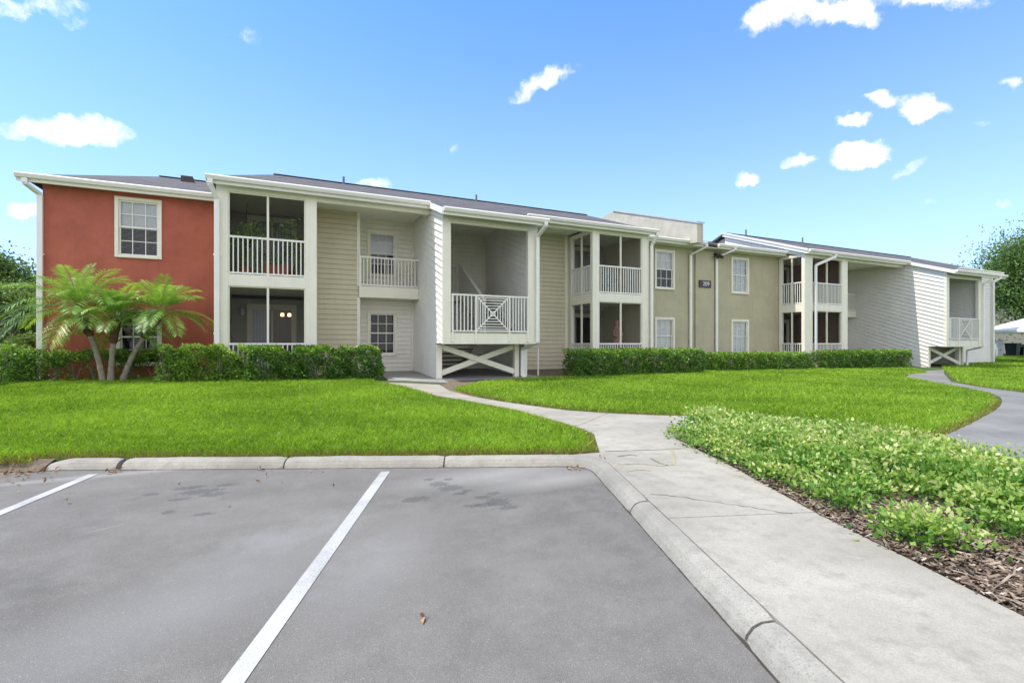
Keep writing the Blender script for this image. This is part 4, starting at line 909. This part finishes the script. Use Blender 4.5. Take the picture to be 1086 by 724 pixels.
def palm(base, top, R, nf, label, seed):
    rg = random.Random(seed); b0 = Vector(base); tp = Vector(top); e = empty('palm_tree', base, label, 'palm', 'three palms growing from one clump')
    pts = []; 
    for i in range(15):
        u = i/14; p = b0.lerp(tp, u); bend = math.sin(u*math.pi)*.10; p.x -= (tp.x-b0.x)*bend*1.2; pts.append(p)
    cut = 9
    m = MB(); rr = [.072-.018*math.sin(u/14*3.1)+(.006 if u % 2 else -.002) for u in range(15)]
    m.tube(pts[:cut+1], rr[:cut+1], 12); m.build('trunk', M['palm_bark'], e, smooth_=True)
    m = MB(); m.tube(pts[cut:], [.07+.03*(i/5)+(.008 if i % 2 else 0) for i in range(len(pts)-cut)], 12)
    for i in range(40):
        u = rg.uniform(.62, 1); p = b0.lerp(tp, u); an = rg.uniform(0, 6.28); d = Vector((math.cos(an), math.sin(an), rg.uniform(.5, 1.4))).normalized(); m.bar(p+d*.05, p+d*rg.uniform(.13, .22), .02, .012)
    m.build('leaf_bases', M['palm_fibre'], e)
    V = []; T = []; rm = MB()
    for k in range(nf):
        u = (k+.5)/nf; el = math.radians(80-92*u**1.08+rg.uniform(-9, 9)); an = k*2.39996+rg.uniform(-.25, .25); Ln = R*rg.uniform(.85, 1.12)*(.75+.35*math.sin(min(1, u*1.6)*1.57))
        d = Vector((math.cos(an)*math.cos(el), math.sin(an)*math.cos(el), math.sin(el))); p = Vector(top)+Vector((0, 0, .03)); ns = 15; seg = Ln/ns; path = [p.copy()]
        tb = rg.uniform(.3, .8)-(.1*u)
        for i in range(ns):
            d = (d+Vector((0, 0, -.035-.085*(i/ns)))).normalized(); p = p+d*seg; path.append(p.copy())
            if i < 2: continue
            side = d.cross(Vector((0, 0, 1)))
            if side.length < .05: side = Vector((math.cos(an+1.57), math.sin(an+1.57), 0))
            side.normalize(); upv = side.cross(d)
            f = math.sin(math.pi*min(1, .18+.82*(i/ns)))**.6 if i < ns-1 else .4
            for q in range(3):
                pp = p+d*seg*(q/3)
                for s in (-1, 1):
                    ll = .30*R*max(.3, f)*rg.uniform(.85, 1.15); dd = (side*s*.85+d*.75+upv*rg.uniform(.0, .35)+Vector((0, 0, -.12))).normalized(); wv = dd.cross(upv).normalized()*.0088
                    tipp = pp+dd*ll+Vector((0, 0, -ll*.22)); mid = pp+dd*ll*.5
                    V += [pp-wv*.5, mid-wv, tipp, mid+wv]; T.append(tb+rg.uniform(-.15, .15)+(.5 if u > .95 and rg.random() < .4 else 0))
        rm.tube(path, [.010]+[.007-.005*i/ns for i in range(ns)], 5)
    rm.build('frond_stalks', M['stalk'], e); facecloud('crown', np.array([tuple(v) for v in V]), 4, np.array(T), M['palm'], e)
M['stalk'] = paint('frond_stalk', (.20,.28,.07), .6, .2)
PB = 14.95
def tx(x, p): r = (x-CX)/FPX; return p*(S_*r+C_)/(S_-C_*r)
palm((tx(110, PB), PB, .0), (tx(82, PB)-.0, PB+.1, 1.78), 1.30, 37, 'leftmost palm, trunk leaning left with the fullest crown', 1)
palm((tx(118, PB), PB-.05, .0), (tx(124, PB-.2), PB-.25, 1.52), 1.0, 28, 'middle palm, shortest with a nearly upright trunk', 2)
palm((tx(129, PB), PB, .0), (tx(172, PB), PB-.05, 1.72), 1.13, 33, 'rightmost palm, trunk leaning right across the lower window', 3)

def tree(name, t, p, zb, h, crown, label, nl, size, blobs=60, seed=1, group=None, mat='tree', flat=1.0, trunkr=.16, tint=0, cat='tree'):
    rg = np.random.default_rng(seed); e = empty(name, (t, p, zb), label, cat, group); cx, cy, cz, rx, ry, rz = crown
    C = rg.normal(size=(blobs, 3)); C = C/np.linalg.norm(C, axis=1, keepdims=True)*rg.uniform(.35, 1, (blobs, 1))**.6*[rx, ry, rz]*.85+[cx, cy, cz]
    per = nl//blobs; V = []; T = []
    for c in C:
        r = min(rx, rz)*rg.uniform(.16, .34); P = rg.normal(0, 1, (per, 3))*[r, r, r*.62]+c; V.append(leaves(P, size, .15, .55, .1, None, rg)); T.append(np.clip(.5+tint+rg.normal(0, .16, per)+rg.normal(0, .12), 0, 1))
    facecloud('crown', np.vstack(V), 4, np.concatenate(T), M[mat], e)
    m = MB(); top = Vector((cx, cy, cz)); b0 = Vector((t, p, zb-.1)); fork = b0.lerp(top, .55)
    m.tube([b0, b0.lerp(fork, .5)+Vector((.08, 0, 0)), fork], [trunkr, trunkr*.8, trunkr*.65], 10)
    for c in C[:22]: c = Vector(c); mid = fork.lerp(c, .5)+Vector((0, 0, .15)); m.tube([fork, mid, c], [trunkr*.45, trunkr*.22, .015], 6)
    m.build('trunk', M['bark'], e, smooth_=True)
    return e
gB = 'trees beyond the left end of the building'
tree('tree', -10.6, 26, 0, 5, (-10.7, 26, 3.3, 1.75, 1.6, 1.5), 'tall green tree at the far left edge beyond the building', 26000, .12, 60, 5, gB, tint=.10)
tree('tree', -8.3, 22, 0, 4, (-8.5, 22, 2.1, 1.25, 1.1, 1.0), 'lower bright green tree left of the red wall corner', 12000, .10, 40, 6, gB, tint=.25)
tree('bush', -9.3, 24, 0, 3, (-9.3, 24.2, 1.0, 1.6, 1.0, .75), 'rounded dark green bush under the trees at the left', 12000, .09, 45, 8, None, tint=-.12, cat='bush')
tree('bush', -6.6, 18.5, 0, 3, (-6.7, 18.8, .75, .8, .7, .5), 'small grey-green bush beside the left end of the building', 7000, .07, 30, 9, None, tint=.05, cat='bush')
tree('tree', -20, 48, 0, 8, (-20, 48, 3.2, 8, 4, 2.8), 'distant tree mass filling the gap at the left edge', 26000, .26, 70, 10, gB, tint=0)
tree('oak_tree', 46.2, 14.4, -.3, 9, (46.7, 14.6, 5.6, 3.6, 3.6, 3.7), 'large oak with hanging branches at the right edge of the lawn', 75000, .16, 110, 11, None, trunkr=.28, tint=.14)
tree('oak_tree', 48.9, 12.7, -.3, 12, (49.6, 12.5, 9.8, 3.0, 3.0, 2.4), 'taller oak crown rising above at the right edge', 9000, .17, 50, 12, None, trunkr=.25, tint=-.1)

# neighbouring building and yard things on the right
nb = empty('neighbouring_building', (62, 22, -.3), 'beige stucco building behind the oak at the right edge', 'building')
m = MB(); m.box(50, 80, 22, 32, -.8, 5.2); m.build('wall', M['beige'], nb)
m = MB(); m.prism([(49.4, 21.4, 5.2), (49.4, 32.6, 5.2), (49.4, 27, 7.0)], (31.2, 0, 0)); r = m.build('roof', M['roof'], nb)
m = MB(); m.box(49.4, 80.6, 21.3, 21.4, 5.0, 5.22); m.build('fascia', M['trim'], r)
for x in (52.2, 57):
    m = MB(); m.box(x, x+1.1, 21.93, 21.99, 1.0, 2.4); m = m.build('window', M['trim'], nb); q = MB(); q.box(x+.08, x+1.02, 21.9, 21.93, 1.08, 2.32); q.build('pane', M['dark'], m)
def rt(x, z): r = (x-CX)/FPX; return ((S_*r+C_)*z, (S_-C_*r)*z)
c0_ = rt(1103, 30); cn = empty('canopy', (*c0_, -.3), 'white peaked canvas canopy on slim poles in front of the beige building', 'canopy')
cc_ = Vector((*c0_, 0)); rv = Vector((S_, -C_, 0)); fv = Vector((C_, S_, 0)); hf = 2.3
cor = [cc_+rv*a*hf+fv*b*hf*.7 for a, b in ((-1, -1), (1, -1), (1, 1), (-1, 1))]
m = MB(); ap = cc_+Vector((0, 0, 2.75))
for i in range(4):
    p_, q_ = cor[i], cor[(i+1) % 4]; zt = Vector((0, 0, 1.76)); m.poly([p_+zt, q_+zt, ap]); m.poly([p_+zt, q_+zt, q_+zt-Vector((0, 0, .14)), p_+zt-Vector((0, 0, .14))])
m.build('canvas', M['canvas'], cn, fixn=False)
for q_ in cor: p_ = cc_+(q_-cc_)*.97; m = MB(); m.tube([(p_.x, p_.y, -.5), (p_.x, p_.y, 1.7)], .03, 8); m.build('pole', M['silver'], cn)
def bin_(x, z, label, s=1.0, h=.95):
    c = rt(x, z); e = empty('wheeled_bin', (*c, -.3), label, 'bin', 'bins in front of the beige building'); zz = g(*c)-.02
    m = MB(); w = .3*s
    for (za, zb, wa, wb) in ((zz+.06, zz+h, w*.8, w),):
        A = [(c[0]-wa, c[1]-wa, za), (c[0]+wa, c[1]-wa, za), (c[0]+wa, c[1]+wa, za), (c[0]-wa, c[1]+wa, za)]; B_ = [(c[0]-wb, c[1]-wb, zb), (c[0]+wb, c[1]-wb, zb), (c[0]+wb, c[1]+wb, zb), (c[0]-wb, c[1]+wb, zb)]
        m.poly(A); m.poly(B_)
        for i in range(4): m.poly([A[i], A[(i+1) % 4], B_[(i+1) % 4], B_[i]])
    m.build('body', M['black'], e); m = MB(); m.box(c[0]-w-.03, c[0]+w+.03, c[1]-w-.06, c[1]+w+.03, zz+h, zz+h+.06); m.build('lid', M['black'], e, bevel=.02)
    for sx in (-1, 1): m = MB(); m.tube([(c[0]+sx*w*.9, c[1]+w, zz+.1), (c[0]+sx*w*.9+.05*sx, c[1]+w, zz+.1)], .1, 14); m.build('wheel', M['black'], e)
bin_(1074, 37, 'black wheeled bin left of its pair below the canopy', 1.15); bin_(1083, 37.2, 'smaller black wheeled bin right of its pair below the canopy', .75, .85)
c = rt(1055.5, 36); e = empty('utility_cabinet', (*c, -.3), 'pale metal utility cabinet standing beside the far end of the building', 'cabinet')
m = MB(); m.box(c[0]-.42, c[0]+.42, c[1]-.3, c[1]+.3, -.35, 1.2); m.build('body', M['silver'], e, bevel=.03); m = MB(); m.box(c[0]-.47, c[0]+.47, c[1]-.35, c[1]+.35, 1.2, 1.26); m.build('lid', M['silver'], e)

# ================================================================== LIGHT, SKY, CAMERA
SUN = Vector((-.41, .065, .905)).normalized()
sd = D.lights.new('sun', 'SUN'); sd.energy = 3.4; sd.angle = math.radians(.55); sd.color = (1, .95, .86)
so = D.objects.new('sun', sd); COL.objects.link(so); so.rotation_euler = SUN.to_track_quat('Z', 'Y').to_euler(); so.location = (0, 0, 30)
wd = D.worlds.new('World'); SC.world = wd; wd.use_nodes = True; nt = wd.node_tree; nt.nodes.clear()
out = nt.nodes.new('ShaderNodeOutputWorld'); bg = N(nt, 'ShaderNodeBackground', i_Strength=.15); L(nt, bg.outputs[0], out.inputs[0])
sky = nt.nodes.new('ShaderNodeTexSky'); sky.sky_type = 'NISHITA'; sky.sun_disc = False; sky.sun_elevation = math.asin(SUN.z); sky.sun_rotation = math.atan2(SUN.x, SUN.y); sky.air_density = 1.0; sky.dust_density = .6; sky.ozone_density = 1.6
SKYCOL = mix(nt, 1.0, sky.outputs[0], (.50, .93, 1.36), 'MULTIPLY')
tc = nt.nodes.new('ShaderNodeTexCoord').outputs['Generated']
sx = nt.nodes.new('ShaderNodeSeparateXYZ'); L(nt, tc, sx.inputs[0])
hz_ = mth(nt, 'POWER', mth(nt, 'SUBTRACT', 1.0, mth(nt, 'ABSOLUTE', sx.outputs['Z']), True), 3.0)
SKYCOL = mix(nt, mth(nt, 'MULTIPLY', hz_, .72), SKYCOL, (4.7, 5.15, 6.7))
n3 = N(nt, 'ShaderNodeTexNoise', i_Scale=20, i_Detail=8, i_Roughness=.6); L(nt, tc, n3.inputs['Vector'])
n4 = N(nt, 'ShaderNodeTexNoise', i_Scale=5, i_Detail=4, i_Roughness=.6); L(nt, tc, n4.inputs['Vector'])
sub = N(nt, 'ShaderNodeVectorMath', operation='SUBTRACT'); L(nt, n3.outputs['Color'], sub.inputs[0]); sub.inputs[1].default_value = (.5, .5, .5)
scl = N(nt, 'ShaderNodeVectorMath', operation='SCALE', i_3=.11) if False else N(nt, 'ShaderNodeVectorMath', operation='SCALE'); scl.inputs['Scale'].default_value = .05; L(nt, sub.outputs[0], scl.inputs[0])
addv = N(nt, 'ShaderNodeVectorMath', operation='ADD'); L(nt, tc, addv.inputs[0]); L(nt, scl.outputs[0], addv.inputs[1]); wv = addv.outputs[0]
tot = None
# (x, y, half width, half height, tilt, strength) of each cloud, as directions in the sky
for (x, y, w, h, tl, st) in ((70,138,70,21,-.05,1.5),(45,8,52,13,0,.8),(577,87,42,13,.45,1.1),(825,14,48,24,.35,1.3),(890,12,60,17,-.05,1.3),(985,0,90,14,0,1.0),(940,106,26,11,-.1,1.3),(982,112,34,17,.1,1.5),(905,125,20,9,0,1.4),(912,165,42,17,.1,1.7),(846,172,22,8,.15,.9),(794,190,19,9,0,1.1),(1070,90,17,8,.1,.8),(965,180,20,7,.5,.45),(24,222,28,12,0,1.1),(395,196,20,10,0,1.1),(257,38,20,14,0,.35),(490,157,20,5,.1,.4),(1042,128,14,6,0,.5),(1063,216,10,6,0,.4),(985,217,12,6,0,.3),(78,20,14,10,0,.45)):
    d = Vector(ray(x, y)).normalized(); e1 = Vector((d.y, -d.x, 0)).normalized(); e2 = e1.cross(d)
    ct, st_ = math.cos(tl), math.sin(tl); w_, h_ = w*1.1, h*1.02
    du = Vector(ray(x+w_*ct, y-w_*st_)).normalized()-d; dv = Vector(ray(x-h_*st_, y-h_*ct)).normalized()-d
    Mi_ = np.linalg.inv(np.array([[du.dot(e1), du.dot(e2)], [dv.dot(e1), dv.dot(e2)]]))
    U2 = e1*Mi_[0, 0]+e2*Mi_[1, 0]; V2 = e1*Mi_[0, 1]+e2*Mi_[1, 1]; aw = ah = 1.0
    s1 = N(nt, 'ShaderNodeVectorMath', operation='SUBTRACT'); L(nt, wv, s1.inputs[0]); s1.inputs[1].default_value = d
    comps = []
    for ax, sz in ((U2, aw), (V2, ah)):
        dp = N(nt, 'ShaderNodeVectorMath', operation='DOT_PRODUCT'); L(nt, s1.outputs[0], dp.inputs[0]); dp.inputs[1].default_value = ax/sz; comps.append(mth(nt, 'MULTIPLY', dp.outputs['Value'], dp.outputs['Value']))
    dl = N(nt, 'ShaderNodeVectorMath', operation='DOT_PRODUCT'); L(nt, s1.outputs[0], dl.inputs[0]); dl.inputs[1].default_value = d*3; comps.append(mth(nt, 'MULTIPLY', dl.outputs['Value'], dl.outputs['Value']))
    e_ = mth(nt, 'MULTIPLY', mth(nt, 'SUBTRACT', 1.0, mth(nt, 'ADD', mth(nt, 'ADD', comps[0], comps[1]), comps[2]), True), st)
    tot = e_ if tot is None else mth(nt, 'MAXIMUM', tot, e_)
# unseen cloud bank added behind the camera to fill the shaded facade
nb_ = N(nt, 'ShaderNodeTexNoise', i_Scale=3.2, i_Detail=7, i_Roughness=.6); L(nt, tc, nb_.inputs['Vector'])
bd = N(nt, 'ShaderNodeVectorMath', operation='DOT_PRODUCT'); L(nt, tc, bd.inputs[0]); bd.inputs[1].default_value = (-.25, -.88, .40)
bk = mth(nt, 'ADD', mth(nt, 'MULTIPLY', mth(nt, 'SUBTRACT', bd.outputs['Value'], .15), 2.2), mth(nt, 'MULTIPLY', mth(nt, 'SUBTRACT', nb_.outputs['Fac'], .5), 3.0))
bk = mth(nt, 'MULTIPLY', mth(nt, 'MULTIPLY', bk, 1.0, True), mth(nt, 'MULTIPLY', mth(nt, 'SUBTRACT', bd.outputs['Value'], .05), 4.0, True))
tot = mth(nt, 'MAXIMUM', tot, bk)
n5 = N(nt, 'ShaderNodeTexNoise', i_Scale=26, i_Detail=9, i_Roughness=.68); L(nt, wv, n5.inputs['Vector'])
ero = mth(nt, 'MULTIPLY', mth(nt, 'SUBTRACT', n5.outputs['Fac'], .56), 2.6)
cl = mth(nt, 'MULTIPLY', mth(nt, 'ADD', mth(nt, 'MULTIPLY', tot, .95), mth(nt, 'MULTIPLY', ero, mth(nt, 'MULTIPLY', tot, 4.0, True))), .95, True)
cl = mth(nt, 'POWER', cl, 1.5, True)
cc = mix(nt, cl, SKYCOL, mix(nt, ramp(nt, n4.outputs['Fac'], [(.35, (0,0,0)), (.62, (1,1,1))]), (6.9, 6.6, 6.5), (8.4, 7.8, 7.1))); L(nt, cc, bg.inputs[0])
cd = D.cameras.new('camera'); cam = D.objects.new('camera', cd); COL.objects.link(cam); SC.camera = cam
cd.sensor_width = 36; cd.lens = FPX/1086*36; cd.shift_y = 2/1086; cd.clip_end = 3000; cd.clip_start = .05
cam.location = (0, 0, CAMZ); cam.rotation_euler = (math.pi/2, 0, -math.atan2(C_, S_))
SC.view_settings.view_transform = 'Standard'; SC.view_settings.look = 'None'; SC.view_settings.gamma = 1; SC.view_settings.exposure = .66
SC.cycles.max_bounces = 8; SC.cycles.transparent_max_bounces = 16
for o in list(D.objects):
    if '_l' in o: del o['_l']
